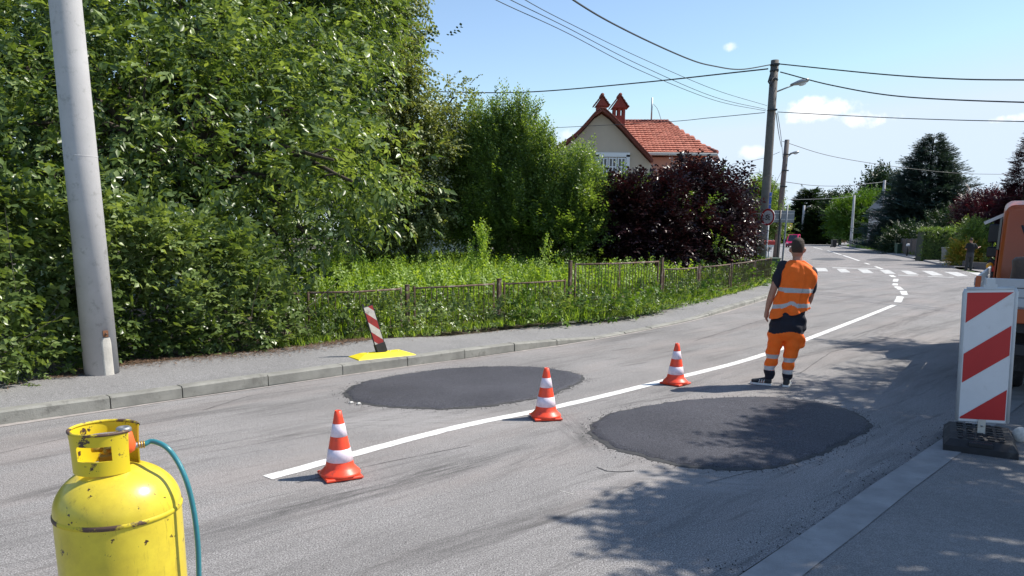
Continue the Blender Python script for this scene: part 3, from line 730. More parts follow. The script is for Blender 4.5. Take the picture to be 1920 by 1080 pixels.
dist = np.linalg.norm(pos - np.array([0, 0, 1.8]), axis=1) + np.where(pos[:, 0] / pos[:, 1] < -.72, 50, 0); order = np.argsort(dist); near, rest = order[:300], order[300:]
R = orient(dirs[near], ups[near]); sh = [quad_mesh('leaf', TPL['bramble'][i % 4].copy(), np.clip(lr.normal(.3 + .2 * (i // 4), .12, 12), 0, 1), 'leaf_bramble') for i in range(12)]
for j, i in enumerate(near):
    ob = link_mesh('leaf', sh[j % 12], hedge); ob.matrix_local = Matrix.Translation(Vector(pos[i] - loc)) @ Matrix(R[j].tolist()).to_4x4() @ Matrix.Scale(float(sc[i] * .9), 4)
me = leaves_mesh('foliage', 'bramble', pos[rest] - loc, dirs[rest], ups[rest], sc[rest], tone[rest], 'leaf_bramble', .16, lr); link_mesh('foliage', me, hedge)['kind'] = 'stuff'
m = MB()      # bare stems inside and at the foot of the hedge
for _ in range(220):
    k = lr.integers(0, 110); p = VP[k]; nn = VN[k] - p; d = lr.uniform(.05, .7); b = Vector((p.x + nn.x * d, p.y + nn.y * d, .12)) - hedge.location
    h = lr.uniform(.3, 1) * max(.4, vh(p.y, 0)); e = b + Vector((lr.normal(0, .35) - nn.x * .2, lr.normal(0, .35) - nn.y * .2, h)); m.tube([b, b.lerp(e, .5) + Vector((lr.normal(0, .08), lr.normal(0, .08), .08)), e], [.006, .004, .002], 4)
m.build('stem', 'bark_light', hedge, kind='stuff')

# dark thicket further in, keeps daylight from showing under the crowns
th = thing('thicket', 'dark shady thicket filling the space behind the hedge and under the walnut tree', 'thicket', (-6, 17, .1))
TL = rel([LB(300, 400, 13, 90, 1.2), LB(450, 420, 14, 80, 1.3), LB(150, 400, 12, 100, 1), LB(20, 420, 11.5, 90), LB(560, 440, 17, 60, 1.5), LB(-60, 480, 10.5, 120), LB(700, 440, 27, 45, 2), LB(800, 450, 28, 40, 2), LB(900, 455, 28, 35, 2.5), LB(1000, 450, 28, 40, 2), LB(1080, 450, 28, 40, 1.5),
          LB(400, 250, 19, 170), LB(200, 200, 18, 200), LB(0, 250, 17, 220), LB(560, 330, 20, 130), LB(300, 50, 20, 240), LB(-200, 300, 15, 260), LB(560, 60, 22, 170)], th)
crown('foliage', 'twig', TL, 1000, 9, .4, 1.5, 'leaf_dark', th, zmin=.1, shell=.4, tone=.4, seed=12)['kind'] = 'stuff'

# linden behind the walnut
lin = thing('linden_tree', 'tall linden tree with pale clustered leaves between the walnut and the upright shrubs', 'tree', (-3.4, 25, .1))
LL = rel([LB(712, 60, 24, 52), LB(725, 130, 23.6, 48), LB(690, -40, 24, 90), LB(700, 200, 23.5, 95), LB(840, 198, 24.5, 34), LB(815, 235, 24, 38), LB(845, 235, 24.5, 22, .7), LB(795, 300, 23.5, 55), LB(825, 340, 24, 40), LB(760, 370, 23.5, 72), LB(840, 385, 24, 26), LB(690, 330, 23.5, 90), LB(640, 240, 24, 110), LB(640, 80, 25, 110), LB(700, 410, 24, 60), LB(800, 395, 24.5, 45), LB(640, -140, 26, 130), LB(765, 60, 24, 16), LB(772, 115, 24, 16), LB(770, 175, 23.8, 24), LB(720, -60, 24.5, 40)], lin)
crown('foliage', 'linden', LL, 1150, 14, .19, 1.2, 'leaf_linden', lin, up=-.1, outw=.8, rnd=.45, shell=.75, tone=.6, tone_var=.16, seed=13)['kind'] = 'stuff'
limbs(lin, (0, 0, -.1), LL, .22, seed=5, top=(0, 0, 3), twigs=2)

# upright shrub clump with feathered tops
col = thing('upright_shrub', 'tall dark green shrub clump with many upright feathery shoots left of the purple bush', 'shrub', (.9, 25, .1))
CLb = []
rr = random.Random(8)
tops = [(880, 215), (892, 185), (905, 205), (920, 190), (933, 172), (948, 185), (960, 198), (972, 176), (985, 200), (998, 196), (1010, 222), (1022, 235), (1036, 262), (1048, 290), (1062, 300), (1075, 270), (1088, 262), (1102, 268), (1114, 300), (1122, 330), (868, 250)]
for _ in range(34):
    u = rr.uniform(875, 1120); v0 = float(np.interp(u, [870, 900, 940, 980, 1010, 1040, 1060, 1090, 1120], [225, 190, 180, 190, 220, 270, 300, 275, 330])); tops.append((u, min(400, v0 + rr.uniform(30, 150))))
for (u, v) in tops:
    v = v + 10; Y = 24 + rr.uniform(-.8, .8); bottom = 440
    top = P(u, v, Y); bt = P(u + rr.uniform(-6, 6), min(bottom, v + 190), Y); CLb.append(((top[0] + bt[0]) / 2, Y, (top[2] + bt[2]) / 2, .13, .14, (top[2] - bt[2]) / 2))
body = [LB(930, 365, 24.6, 72, 1, 1.1), LB(1000, 375, 24.6, 72, 1, 1.05), LB(1060, 400, 24.4, 52, 1, 1.0), LB(900, 420, 24, 50), LB(970, 430, 24, 55), LB(1040, 440, 23.8, 50), LB(1090, 430, 23.8, 40), LB(1095, 385, 24, 36), LB(880, 360, 24.6, 40, .7, 1.4)]
crown('foliage', 'shoot', rel(CLb, col), 3200, 6, .05, 1.05, 'leaf_column', col, up=1.2, outw=.3, rnd=.22, shell=.3, tone=.6, tone_var=.2, seed=14)['kind'] = 'stuff'
crown('inner_foliage', 'twig', rel(body, col), 520, 14, .15, 1.15, 'leaf_column', col, up=.7, outw=.5, rnd=.4, shell=.72, tone=.5, seed=15)['kind'] = 'stuff'
limbs(col, (0, 0, -.1), rel(CLb, col), .07, seed=6, top=(0, 0, .5), twigs=1, name='stem')

# purple-leaved hazel bush
pur = thing('purple_bush', 'broad dark purple-leaved bush in front of the red-roofed house', 'bush', (5.6, 25.5, .1))
PL = rel([LB(1150, 398, 24.5, 42), LB(1190, 384, 25, 36), LB(1240, 386, 25, 42), LB(1300, 368, 26, 42), LB(1345, 375, 26.5, 40), LB(1368, 402, 27, 28), LB(1372, 440, 27, 28), LB(1370, 472, 26.5, 22), LB(1335, 425, 25.5, 55), LB(1270, 425, 24.8, 60), LB(1200, 415, 24.4, 55), LB(1140, 415, 24.2, 38), LB(1180, 458, 24, 38), LB(1250, 466, 24, 40), LB(1320, 468, 24.6, 38), LB(1125, 385, 24.4, 20), LB(1392, 352, 27, 10), LB(1325, 328, 26.5, 14), LB(1290, 334, 26, 14), LB(1394, 462, 26.6, 14)], pur)
crown('foliage', 'twig', PL, 950, 12, .15, 1.35, 'leaf_purple', pur, up=.1, outw=.8, rnd=.45, shell=.72, tone=.38, tone_var=.2, seed=16)['kind'] = 'stuff'
GL = rel([LB(1240, 358, 24.3, 16), LB(1170, 360, 24, 16), LB(1330, 350, 25.5, 12), LB(1310, 390, 24.3, 22), LB(1345, 460, 24, 22), LB(1110, 470, 23.4, 24), LB(1375, 352, 26, 8)], pur)
crown('creeper_foliage', 'twig', GL, 30, 7, .2, 1.05, 'leaf_column', pur, shell=.6, tone=.45, seed=17)['kind'] = 'stuff'
limbs(pur, (0, 0, -.1), PL, .08, seed=7, top=(0, 0, .6), twigs=1, name='stem')

# meadow of tall grass behind the fence
def blades(name, polyfn, n, hmin, hmax, wid, mat, seed, lean=.35, tone=.5):
    lr = np.random.default_rng(seed); pos, hs = polyfn(lr, n); n = len(pos)
    h = lr.uniform(hmin, hmax, n) * hs; az = lr.uniform(0, 6.28, n); ln = lr.normal(0, lean, n)
    d = unit(np.stack([np.cos(az) * ln, np.sin(az) * ln, np.ones(n)], 1)); nrm = unit(np.cross(d, unit(lr.normal(size=(n, 3)))))
    V = leaf_quads(pos, d, nrm, h, wid * lr.uniform(.7, 1.4, n), .1, .12); V[:, 2] += (V[:, 2] - V[:, 0]) * 0
    patch = np.sin(pos[:, 0] * .9) * np.cos(pos[:, 1] * .7 + 1)
    return quad_mesh(name, V, np.clip(tone + .2 * patch + lr.normal(0, .18, n), 0, 1), mat)
def meadow_fn(lr, n):
    Y = 11.5 + 17.5 * lr.random(n) ** .85; U = lr.uniform(560, 1460, n)
    x = (U - 960) / 1400 * Y; front = np.interp(x, [v[0] for v in VEG], [v[1] for v in VEG]) + .9
    ok = (Y > front) & (Y < 29); x, Y = x[ok], Y[ok]; z = np.full(len(x), .12) + np.clip((Y - 14) / 15, 0, 1) * .28
    fd = Y - front[ok]; hs = .42 + .5 * np.clip((fd - .6) / 5, 0, 1) + .15 * np.sin(x * 1.3) * np.sin(Y * 1.1)
    return np.stack([x, Y, z], 1), hs
link_mesh('tall_grass', blades('tall_grass', meadow_fn, 130000, .35, .85, .018, 'leaf_grass', 31, .75))['kind'] = 'stuff'
def weeds_fn(lr, n):
    Y = 13 + 15 * lr.random(n); U = lr.uniform(600, 1420, n); x = (U - 960) / 1400 * Y
    front = np.interp(x, [v[0] for v in VEG], [v[1] for v in VEG]) + 2.0; ok = (Y > front)
    x, Y = x[ok], Y[ok]; return np.stack([x, Y, np.full(len(x), .3) + np.clip((Y - 14) / 15, 0, 1) * .3 + lr.uniform(0, .35, len(x))], 1)
wp = weeds_fn(np.random.default_rng(33), 5200); k = len(wp); lr2 = np.random.default_rng(34)
link_mesh('meadow_weeds', leaves_mesh('meadow_weeds', 'twig', wp, unit(lr2.normal(0, .5, (k, 3)) + [0, 0, .8]), lr2.normal(0, .6, (k, 3)) + [.2, -.4, .8], lr2.uniform(.6, 1.1, k), lr2.normal(.45, .15, k), 'leaf_grass', .15, lr2))['kind'] = 'stuff'
m = MB()       # ground rising gently under the grass
m.add([(-12, 12, .12), (10, 30, .12), (3, 40, .4), (-20, 32, .4)], [(0, 1, 2, 3)]); m.build('meadow_soil', 'lawn', kind='structure')
# grass tufts at the pavement edge by the gate
def edge_fn(lr, n):
    k = lr.integers(40, len(VP) - 1, n); d = np.abs(lr.normal(0, .3, n)) - .05; P_ = np.array([(VP[i].x, VP[i].y) for i in k]); N_ = np.array([((VN[i] - VP[i]).x, (VN[i] - VP[i]).y) for i in k])
    q = P_ + N_ * d[:, None] + lr.normal(0, .04, (n, 2)); return np.concatenate([q, np.full((n, 1), .11)], 1), np.where(P_[:, 1] > 14, 1, .6)
link_mesh('verge_grass', blades('verge_grass', edge_fn, 16000, .08, .34, .013, 'leaf_grass', 35, .6))['kind'] = 'stuff'
vw = hedge_pts(1500, ymin=13.8, ymax=31); k = len(vw)
link_mesh('verge_weeds', leaves_mesh('verge_weeds', 'bramble', vw[:, :3], unit(lr.normal(0, .6, (k, 3)) + [0, 0, .3]), lr.normal(0, .4, (k, 3)) + [0, -.3, .9], lr.uniform(.55, 1.1, k), lr.normal(.6, .15, k), 'leaf_bright', .15, lr))['kind'] = 'stuff'
# tall single weed standing in the meadow
def spire(name, u, vb, vt, Y, label, r=.1, kind='shoot', mat='leaf_grass', n=70):
    b = Vector(P(u, vb, Y)); t = Vector(P(u + 2, vt, Y)); o = thing(name, label, 'plant', b); h = (t - b).length
    lr = np.random.default_rng(int(u)); z = lr.random(n) ** .8; pos = np.stack([lr.normal(0, r, n) * (1.1 - z), lr.normal(0, r, n) * (1.1 - z), z * h], 1)
    link_mesh('leaves', leaves_mesh('leaves', kind, pos, unit(lr.normal(0, .3, (n, 3)) + [0, 0, 1]), lr.normal(0, 1, (n, 3)), lr.uniform(.5, .9, n), lr.normal(.6, .15, n), mat, .15, lr), o)
    m = MB(); m.tube([(0, 0, -.3), (.02, 0, h * .5), (.0, 0, h)], [.012, .008, .003], 5); m.build('stem', 'leaf_grass', o); return o
spire('tall_weed', 903, 530, 440, 15.5, 'tall leafy weed spire rising above the grass behind the low fence', .09, n=90)
spire('tall_weed', 882, 525, 478, 15.5, 'thin bent weed stalk just left of the tall weed spire', .04, n=18)
spire('tall_weed', 1021, 515, 462, 17, 'slim weed stalk in the meadow left of the taller gate panel', .04, n=22)

# brown litter of dry stalks by the foot of the hedge
m = MB(); rr = random.Random(9)
for _ in range(1700):
    k = rr.randrange(22, 78); p = VP[min(k, len(VP) - 1)]; nn = VN[min(k, len(VN) - 1)] - p; d = rr.gauss(-.02, .13); 
    q = Vector((p.x + nn.x * d + rr.uniform(-.1, .1), p.y + nn.y * d + rr.uniform(-.1, .1), kerb_h(p) + .03)); a = rr.uniform(0, 6.28); L = rr.uniform(.02, .11); e = Vector((math.cos(a) * L, math.sin(a) * L, rr.uniform(-.004, .02)))
    w = Vector((-math.sin(a), math.cos(a), 0)) * rr.uniform(.001, .006); m.add([q - w, q + w, q + e + w * .3, q + e - w * .3], [(0, 1, 2, 3)])
for _ in range(5200):
    k = rr.randrange(27, 46); p = VP[k]; nn = VN[k] - p; d = -.12 - abs(rr.gauss(0, .17)) * (.4 + max(0, math.sin((k - 26) * .16)) * 1.3)
    q = Vector((p.x + nn.x * d + rr.uniform(-.15, .15), p.y + nn.y * d + rr.uniform(-.15, .15), kerb_h(p) + .028)); a = rr.uniform(0, 6.28); L = rr.uniform(.015, .07); e = Vector((math.cos(a) * L, math.sin(a) * L, rr.uniform(-.002, .015)))
    w = Vector((-math.sin(a), math.cos(a), 0)) * rr.uniform(.002, .008); m.add([q - w, q + w, q + e + w * .3, q + e - w * .3], [(0, 1, 2, 3)])
m.build('dry_litter', 'litter', kind='stuff')

# street tree outside the picture on the right: it throws the dappled shade
def shade_tree(x, y, lobes, seed, label):
    t = thing('street_tree', label, 'tree', (x, y, 0)); L = [(a - x, b - y, c, r, r, r * .8) for a, b, c, r in lobes]
    crown('foliage', 'twig', L, 270, 12, .13, 1.05, 'leaf_column', t, shell=.2, tone=.5, seed=seed, zmin=2.6)['kind'] = 'stuff'
    limbs(t, (0, 0, 0), L, .17, seed=seed, top=(0, 0, 3)); return t
COT = 1 / math.tan(SUN_EL)
def SH(u, v, h, r):
    "crown lobe at height h whose shadow falls where the photograph shows shade at pixel (u, v)"
    g = G(u, v); return (g[0] + SUN_AZ.x * COT * h, g[1] + SUN_AZ.y * COT * h, h, r)
shade_tree(9.6, 7.6, [SH(1640, 735, 6.4, 0.52), SH(1720, 722, 6.6, 0.70), SH(1800, 705, 6.8, 0.90), SH(1700, 790, 6, 0.72), SH(1790, 770, 6.2, 0.80), SH(1630, 850, 5.8, 0.46), SH(1560, 815, 5.8, 0.30), SH(1710, 870, 5.6, 0.50), SH(1860, 820, 6, 0.55), SH(1900, 720, 7, 1.10), (12.6, 13.6, 7.2, 1.0), (13.4, 12.9, 6.4, 1.0), (11.9, 12.9, 6.8, .8)], 41, 'leafy street tree at the right whose shade falls over the barrier board')
shade_tree(7.4, 4.6, [SH(1530, 925, 5.4, 0.40), SH(1450, 962, 5.4, 0.35), SH(1370, 985, 5.3, 0.28), SH(1480, 1030, 5.2, 0.28), SH(1570, 985, 5.4, 0.38), SH(1680, 940, 5.5, 0.34), SH(1600, 905, 5.8, 0.40), SH(1760, 930, 5.8, 0.32), SH(1850, 920, 6, 0.24), SH(1740, 1050, 5.4, .22), SH(1840, 1010, 5.7, .22), SH(1400, 1080, 5.2, 0.22), SH(1290, 992, 5.2, .24), SH(1365, 1005, 5.2, .22), SH(1420, 930, 5.3, .16), SH(1550, 715, 5.8, .2), SH(1575, 835, 5.8, .4), SH(1610, 795, 6, .5), SH(1545, 790, 5.8, .22), SH(1530, 850, 5.6, .25), SH(1500, 905, 5.6, .3), SH(1560, 735, 5.8, .3)], 42, 'leafy street tree at the near right corner beside the pavement')

# ------------------------------------------------------------------ rusty iron fence
def fence_run(pts, zt, zb, label, post_h=.1, seed=0, gate=False, bottom_rail=True, sp=.115):
    a = Vector(pts[0]); f = thing('iron_fence' if not gate else 'iron_gate', label, 'fence' if not gate else 'gate', (a.x, a.y, .1), 0, 'rusty iron fence panels along the meadow'); rr = random.Random(seed); O = f.location
    for i in range(len(pts) - 1):
        p, q = Vector((*pts[i], 0)), Vector((*pts[i + 1], 0)); d = (q - p); L = d.length; t = d / L; sag = rr.uniform(-.02, .02)
        def R(s, z): return p + t * s + Vector((0, 0, z)) - Vector((O.x, O.y, O.z))
        m = MB(); m.tube([R(.05, zt + sag), R(L / 2, zt - .01), R(L - .05, zt)], .018 if not gate else .021, 6); m.build('top_rail', 'rust_steel', f)
        if bottom_rail: m = MB(); m.tube([R(.05, zb), R(L - .05, zb + sag)], .012, 6); m.build('bottom_rail', 'rust_steel', f)
        for s in (.05, L - .05): m = MB(); c = R(s, (zt + zb) / 2); m.box(c, (.03, .03, zt - zb + .06), math.atan2(t.y, t.x)); m.build('frame_upright', 'rust_steel', f)
        n = int(L / sp); pm = None
        for k in range(1, n):
            s = .05 + (L - .1) * k / n; c = R(s, (zt + zb) / 2)
            if pm is None: mm = MB(); mm.tube([(0, 0, -(zt - zb) / 2), (0, 0, (zt - zb) / 2)], .0075, 5); pm = mm.mesh('picket', 'rust_steel')
            o = link_mesh('picket', pm, f, c); o.rotation_euler = (rr.gauss(0, .02), rr.gauss(0, .02), 0)
        if gate: m = MB(); m.box(R(L * .5, (zt + zb) / 2), (.025, .02, zt - zb), math.atan2(t.y, t.x)); m.build('middle_upright', 'rust_steel', f)
    return f
def fpost(x, y, h, w, label):
    o = thing('fence_post', label, 'post', (x, y, .05), .7, 'rusty posts between the fence panels'); m = MB(); m.box((0, 0, h / 2), (w, w, h)); m.build('shaft', 'rust_steel', o); m = MB(); m.box((0, 0, h + .004), (w + .012, w + .012, .008)); m.build('cap', 'rust_steel', o)
fence_run([(-4.9, 9.9 + .4), (-3.2, 11.3)], .86, .2, 'left end panel of the rusty fence almost swallowed by the hedge', seed=1)
fence_run([(-3.15, 11.35), (-1.85, 12.62)], .85, .2, 'rusty fence panel above the small striped beacon', seed=2)
fence_run([(-1.72, 12.75), (-.32, 13.92)], .86, .2, 'rusty fence panel right of the double post', seed=3)
fence_run([(-.2, 14.05), (1.08, 15.2)], .86, .2, 'rusty fence panel overgrown by creeper beside the gate', seed=4)
fence_run([(1.24, 15.4), (3.42, 17.65)], 1.17, .42, 'taller rusty gate panel standing above the grass', seed=5, gate=True)
fence_run([(3.55, 17.85), (4.75, 19.35)], .97, .3, 'rusty fence panel right of the taller gate panel', seed=6)
fence_run([(4.8, 19.4), (6.2, 21.5)], .98, .3, 'rusty fence panel in front of the middle of the purple bush', seed=7)
fence_run([(6.25, 21.6), (7.7, 24.1)], .99, .3, 'rusty fence panel under the right side of the purple bush', seed=8)
fence_run([(7.75, 24.2), (9.3, 27.2)], 1.0, .3, 'farthest rusty fence panel ending beside the road signs', seed=9)
fpost(-1.79, 12.68, .86, .06, 'rusty post left of the middle fence panel'); fpost(-.26, 13.99, .9, .065, 'rusty post between the middle panel and the overgrown panel')
fpost(1.16, 15.3, 1.2, .06, 'thick rusty hinge post at the left of the gate panel'); fpost(3.5, 17.75, 1.2, .055, 'rusty post closing the gate panel at its right'); fpost(4.78, 19.38, 1.0, .04, 'thin rusty post in front of the purple bush')

# ------------------------------------------------------------------ poles and wires
def lamp_arm(parent, z, dx, dy, rise, s=1):
    m = MB(); e = Vector((dx, dy, z + rise)); m.tube([(0, 0, z - .1), Vector((dx * .5, dy * .5, z + rise * .45)), e], .03 * s, 6); m.build('lamp_arm', 'gal_steel', parent)
    d = Vector((dx, dy, rise * .4)).normalized(); R = Matrix(((d.x, -d.y, 0), (d.y, d.x, 0), (0, 0, 1)))
    h = MB(); prof = [(.0, .05), (.12, .09), (.35, .11), (.62, .07), (.68, .02)]
    vs = []; 
    for x, w in prof:
        for k in range(10): a = k / 10 * 6.283; vs.append(tuple(R @ Vector((x * s, math.cos(a) * w * 1.15 * s, (math.sin(a) * w * .75 + .02 + x * .12) * s)) + e))
    h.smooth = True; h.add(vs, [(i * 10 + k, i * 10 + (k + 1) % 10, (i + 1) * 10 + (k + 1) % 10, (i + 1) * 10 + k) for i in range(4) for k in range(10)] + [tuple(range(9, -1, -1)), tuple(range(40, 50))])
    o = h.build('lamp_head', 'gal_steel', parent)
    g = MB(); g.lathe([(.0, -.07), (.06, -.055), (.10, -.01), (.10, .02)], 12, c=(0, 0, 0)); 
    g.v = [tuple(R @ Vector((.45 * s + v[0] * 1.7 * s, v[1] * s, v[2] * s)) + e) for v in g.v]; g.build('lamp_glass', 'lamp_glass', o)
def pole(name, label, base, h, r0, r1, mat, cat='utility pole', lean=(0, 0), n=20, group=None):
    o = thing(name, label, cat, base, 0, group); m = MB()
    m.tube([(lean[0] * t * h, lean[1] * t * h, -.2 + t * (h + .2)) for t in (0, .3, .7, 1)], [r0, r0 + (r1 - r0) * .3, r0 + (r1 - r0) * .7, r1], n); m.build('shaft', mat, o); return o
# thick pale concrete pole at the left
b = G(189, 707, .13)
cp_ = pole('concrete_pole', 'thick pale grey concrete pole rising out of the left pavement beside the hedge', (b[0] - .075, b[1] + .17, .12), 9.2, .184, .124, 'concrete_pole', 'pole', lean=(-.004, 0), n=40)
m = MB(); R0 = .1855
for ang in (-.90,):
    cc = Vector((math.sin(-ang) * R0, -math.cos(ang) * R0, .50)); ax = Matrix.Rotation(-ang, 3, 'Z')
    m.box(cc, (.055, .012, .075), ax=ax, bev=.003)
m.build('rust_plate', 'rust_plate', cp_)
m = MB(); m.tube([(math.sin(.90) * .190, -math.cos(.90) * .190, .50), (math.sin(.90) * .21, -math.cos(.90) * .21, .50)], .012, 8); m.build('bolt', 'rust_steel', cp_)
def tongue(s, t):
    z = .0 + .455 * t; a = .93 + (s - .5) * .62 * (1 if t < .92 else .8); R_ = .1857 - .0068 * z + (.0035 if 0 < s < 1 else -.002); return (math.sin(a) * R_ - .004 * z, -math.cos(a) * R_, z)
m = MB(); m.grid(tongue, 9, 8); m.smooth = True; m.build('mortar_patch', 'concrete_patch', cp_)
for zz in (2.45, 5.6):
    m = MB(); m.lathe([(.183 - .0065 * zz, -.006), (.1858 - .0065 * zz, 0), (.183 - .0065 * zz, .006)], 40, c=(-.004 * zz, 0, zz), cap=False); m.build('mould_ring', 'concrete_pole', cp_)

P1B = P(1427, 500, 31.0); P1T = P(1453, 113, 31.0)
p1 = pole('utility_pole', 'tall dark utility pole behind the purple bush, carrying the nearest street lamp and most wires', (P1B[0], 31, 0), P1T[2], .20, .15, 'pole_wood', lean=((P1T[0] - P1B[0]) / P1T[2], 0), n=14)
lx = lambda z: (P1T[0] - P1B[0]) / P1T[2] * z
a_ = P(1461, 173, 31); e_ = P(1487, 160, 31)
m = MB(); m.tube([(a_[0] - P1B[0] - .15, 0, a_[2]), (e_[0] - P1B[0], -.1, e_[2])], .03, 6); m.build('lamp_arm', 'gal_steel', p1)
def lamp_head(parent, p, d, s=1):
    p = Vector(p); d = Vector(d).normalized(); y = Vector((0, 0, 1)).cross(d).normalized(); z = d.cross(y); R = Matrix((d, y, z)).transposed()
    vs = []; prof = [(-.12, .045), (.0, .07), (.12, .10), (.32, .125), (.5, .09), (.56, .03)]
    for x, w in prof:
        for k in range(10): a = k / 10 * 6.283; vs.append(tuple(R @ Vector((x * s, math.cos(a) * w * 1.2 * s, (math.sin(a) * w * .8 + .03) * s)) + p))
    h = MB(); h.smooth = True; n_ = len(prof); h.add(vs, [(i * 10 + k, i * 10 + (k + 1) % 10, (i + 1) * 10 + (k + 1) % 10, (i + 1) * 10 + k) for i in range(n_ - 1) for k in range(10)] + [tuple(range(9, -1, -1)), tuple(range((n_ - 1) * 10, n_ * 10))])
    o = recalc(h.build('lamp_head', 'gal_steel', parent))
    g = MB(); g.lathe([(.0, -.12), (.07, -.10), (.11, -.04), (.12, .02)], 12); g.v = [tuple(R @ Vector((.30 * s + v[0] * 1.5 * s, v[1] * s, v[2] * s)) + p) for v in g.v]; recalc(g.build('lamp_glass', 'lamp_glass', o))
lamp_head(p1, (e_[0] - P1B[0], -.1, e_[2]), (1, -.1, .28), 1.05)
for v, w in ((122, .5), (133, .4), (207, .6), (150, .3)):
    q = P(1450, v, 31); m = MB(); m.lathe([(.165, -.03), (.18, 0), (.165, .03)], 12, c=(lx(q[2]), 0, q[2]), cap=False); m.box((lx(q[2]), -.2, q[2]), (w * .5, .06, .06)); m.build('bracket', 'black_metal', p1)
m = MB(); q = P(1442, 150, 31); m.tube([(q[0] - P1B[0], -.15, q[2] + .2), (q[0] - P1B[0] - .08, -.18, q[2] - .1), (q[0] - P1B[0] + .02, -.18, q[2] - .25), (q[0] - P1B[0] + .1, -.15, q[2] + .05)], .03, 6); m.build('cable_loop', 'wire', p1)
P2B = P(1458, 470, 57); P2T = P(1467, 262, 57)
p2 = pole('utility_pole', 'second dark utility pole with a small street lamp, just right of the tallest pole', (P2B[0] - .1, 57, 0), P2T[2], .24, .17, 'pole_wood', lean=(.02, 0), n=12)
e_ = P(1487, 288, 57); m = MB(); m.tube([(.15, 0, e_[2] - .35), (e_[0] - P2B[0], 0, e_[2])], .035, 5); m.build('lamp_arm', 'gal_steel', p2); lamp_head(p2, (e_[0] - P2B[0], 0, e_[2]), (1, 0, .2), 1)
for v in (290, 320, 350): q = P(1465, v, 57); m = MB(); m.box((.02 * q[2], -.2, q[2]), (.5, .1, .08)); m.build('bracket', 'black_metal', p2)
def farpole(ub, vb, ut, vt, Y, r, label, lamp=None):
    B = P(ub, vb, Y); T = P(ut, vt, Y); o = pole('utility_pole', label, (B[0], Y, 0), T[2], r, r * .7, 'concrete_pole', lean=((T[0] - B[0]) / T[2], 0), n=10)
    if lamp: e = P(*lamp, Y); lamp_head(o, (e[0] - B[0], 0, e[2]), (1, 0, .2), 1.4); m = MB(); m.tube([(0, 0, e[2] - .5), (e[0] - B[0], 0, e[2])], .05, 5); m.build('lamp_arm', 'gal_steel', o)
    return o
farpole(1646, 467, 1659, 338, 100, .22, 'pale concrete pole in front of the right end of the bright green tree')
farpole(1596, 452, 1602, 366, 130, .25, 'pale concrete pole standing before the middle of the bright green tree')
farpole(1504, 445, 1508, 385, 165, .32, 'far concrete pole with a lamp before the dark conifer', (1514, 388))
farpole(1449, 420, 1449, 366, 90, .12, 'slim dark far pole just right of the blue sign', None)
m = None
def wire(pts, r, label, mat='wire', n=10):
    c = catmull([Vector(p) for p in pts], n); o = MB(); base = c[0].copy(); o.tube([p - base for p in c], r, 5); w = o.build('overhead_wire', mat, None, label, 'wire', 'overhead wires'); w.location = base; return w
T = Vector((P1T[0], 31, P1T[2]))
wire([P(1447, 121, 31), P(1390, 130, 28.5), P(1340, 124, 26), P(1290, 110, 24), P(1180, 60, 20.5), P(1075, 0, 18), P(900, -130, 15)], .021, 'thick black cable sagging from the tall pole up to the top edge of the picture')
wire([P(1440, 129, 31), P(1385, 135, 32), P(1200, 155, 36), P(1000, 172, 40), P(865, 173, 43), P(740, 168, 46)], .028, 'dark cable running left from the tall pole above the upright shrubs')
wire([P(1436, 208, 31), P(1340, 188, 27), P(1200, 132, 22), P(1060, 60, 18.5), P(930, 0, 16), P(800, -70, 14)], .0085, 'lowest of the three thin wires rising to the top left', 'wire')
wire([P(1436, 205, 31), P(1340, 182, 27), P(1200, 122, 22), P(1060, 50, 18.5), P(942, -8, 16), P(800, -85, 14)], .0085, 'middle of the three thin wires rising to the top left', 'wire')
wire([P(1438, 198, 31), P(1340, 168, 27), P(1200, 108, 22), P(1080, 50, 18.5), P(985, 0, 16), P(860, -80, 14)], .008, 'uppermost of the three thin wires rising to the top left', 'wire')
wire([P(1462, 120, 31), P(1650, 139, 28), P(1790, 148, 25.5), P(1925, 150, 23), P(2100, 150, 20), P(3000, 120, 13)], .022, 'upper thick cable from the tall pole to the right edge')
wire([P(1463, 135, 31), P(1560, 160, 29.5), P(1690, 181, 27.5), P(1925, 192, 23), P(2100, 190, 20), P(3000, 150, 13)], .022, 'lower thick cable from the tall pole to the right edge')
wire([P(1458, 210, 31), P(1650, 220, 28), P(1790, 225, 25.5), P(1925, 228, 23), P(2100, 232, 20), P(3000, 210, 13)], .014, 'single wire crossing the cloud on its way to the right edge')
wire([P(1434, 211, 31), P(1330, 221, 34), P(1240, 229, 38), P(1030, 240, 46)], .014, 'thin wire from the tall pole to the red-roofed house')
wire([P(1467, 265, 57), P(1560, 293, 60), P(1690, 314, 66), P(1800, 325, 72), P(1900, 327, 78)], .022, 'thin wire from the second pole passing before the blue spruce')
wire([P(1465, 340, 57), P(1530, 348, 72), P(1590, 348, 84), P(1657, 341, 100)], .028, 'thin wire between the second pole and the pale pole by the green tree', 'wire_light')
wire([P(1659, 341, 100), P(1690, 352, 95), P(1740, 356, 90)], .024, 'short wire leaving the pale pole towards the blue spruce', 'wire_light')
wire([P(1455, 212, 31), P(1460, 250, 42), P(1465, 275, 57)], .018, 'steep slack wire from the tall pole down to the second pole, left strand')
wire([P(1458, 212, 31), P(1465, 262, 42), P(1468, 300, 57)], .014, 'steep slack wire from the tall pole down to the second pole, right strand')
wire([P(1466, 320, 57), P(1450, 355, 50), P(1443, 400, 40)], .016, 'slack loop hanging from the second pole beside the blue sign')
wire([P(1462, 285, 57), P(1430, 297, 60), P(1372, 308, 64)], .016, 'thin wire from the second pole to the left over the purple bush', 'wire_light')
wire([P(1428, 322, 31), P(1405, 326, 33), P(1385, 329, 35)], .009, 'short low wire leaving the tall pole over the purple bush', 'wire_light')
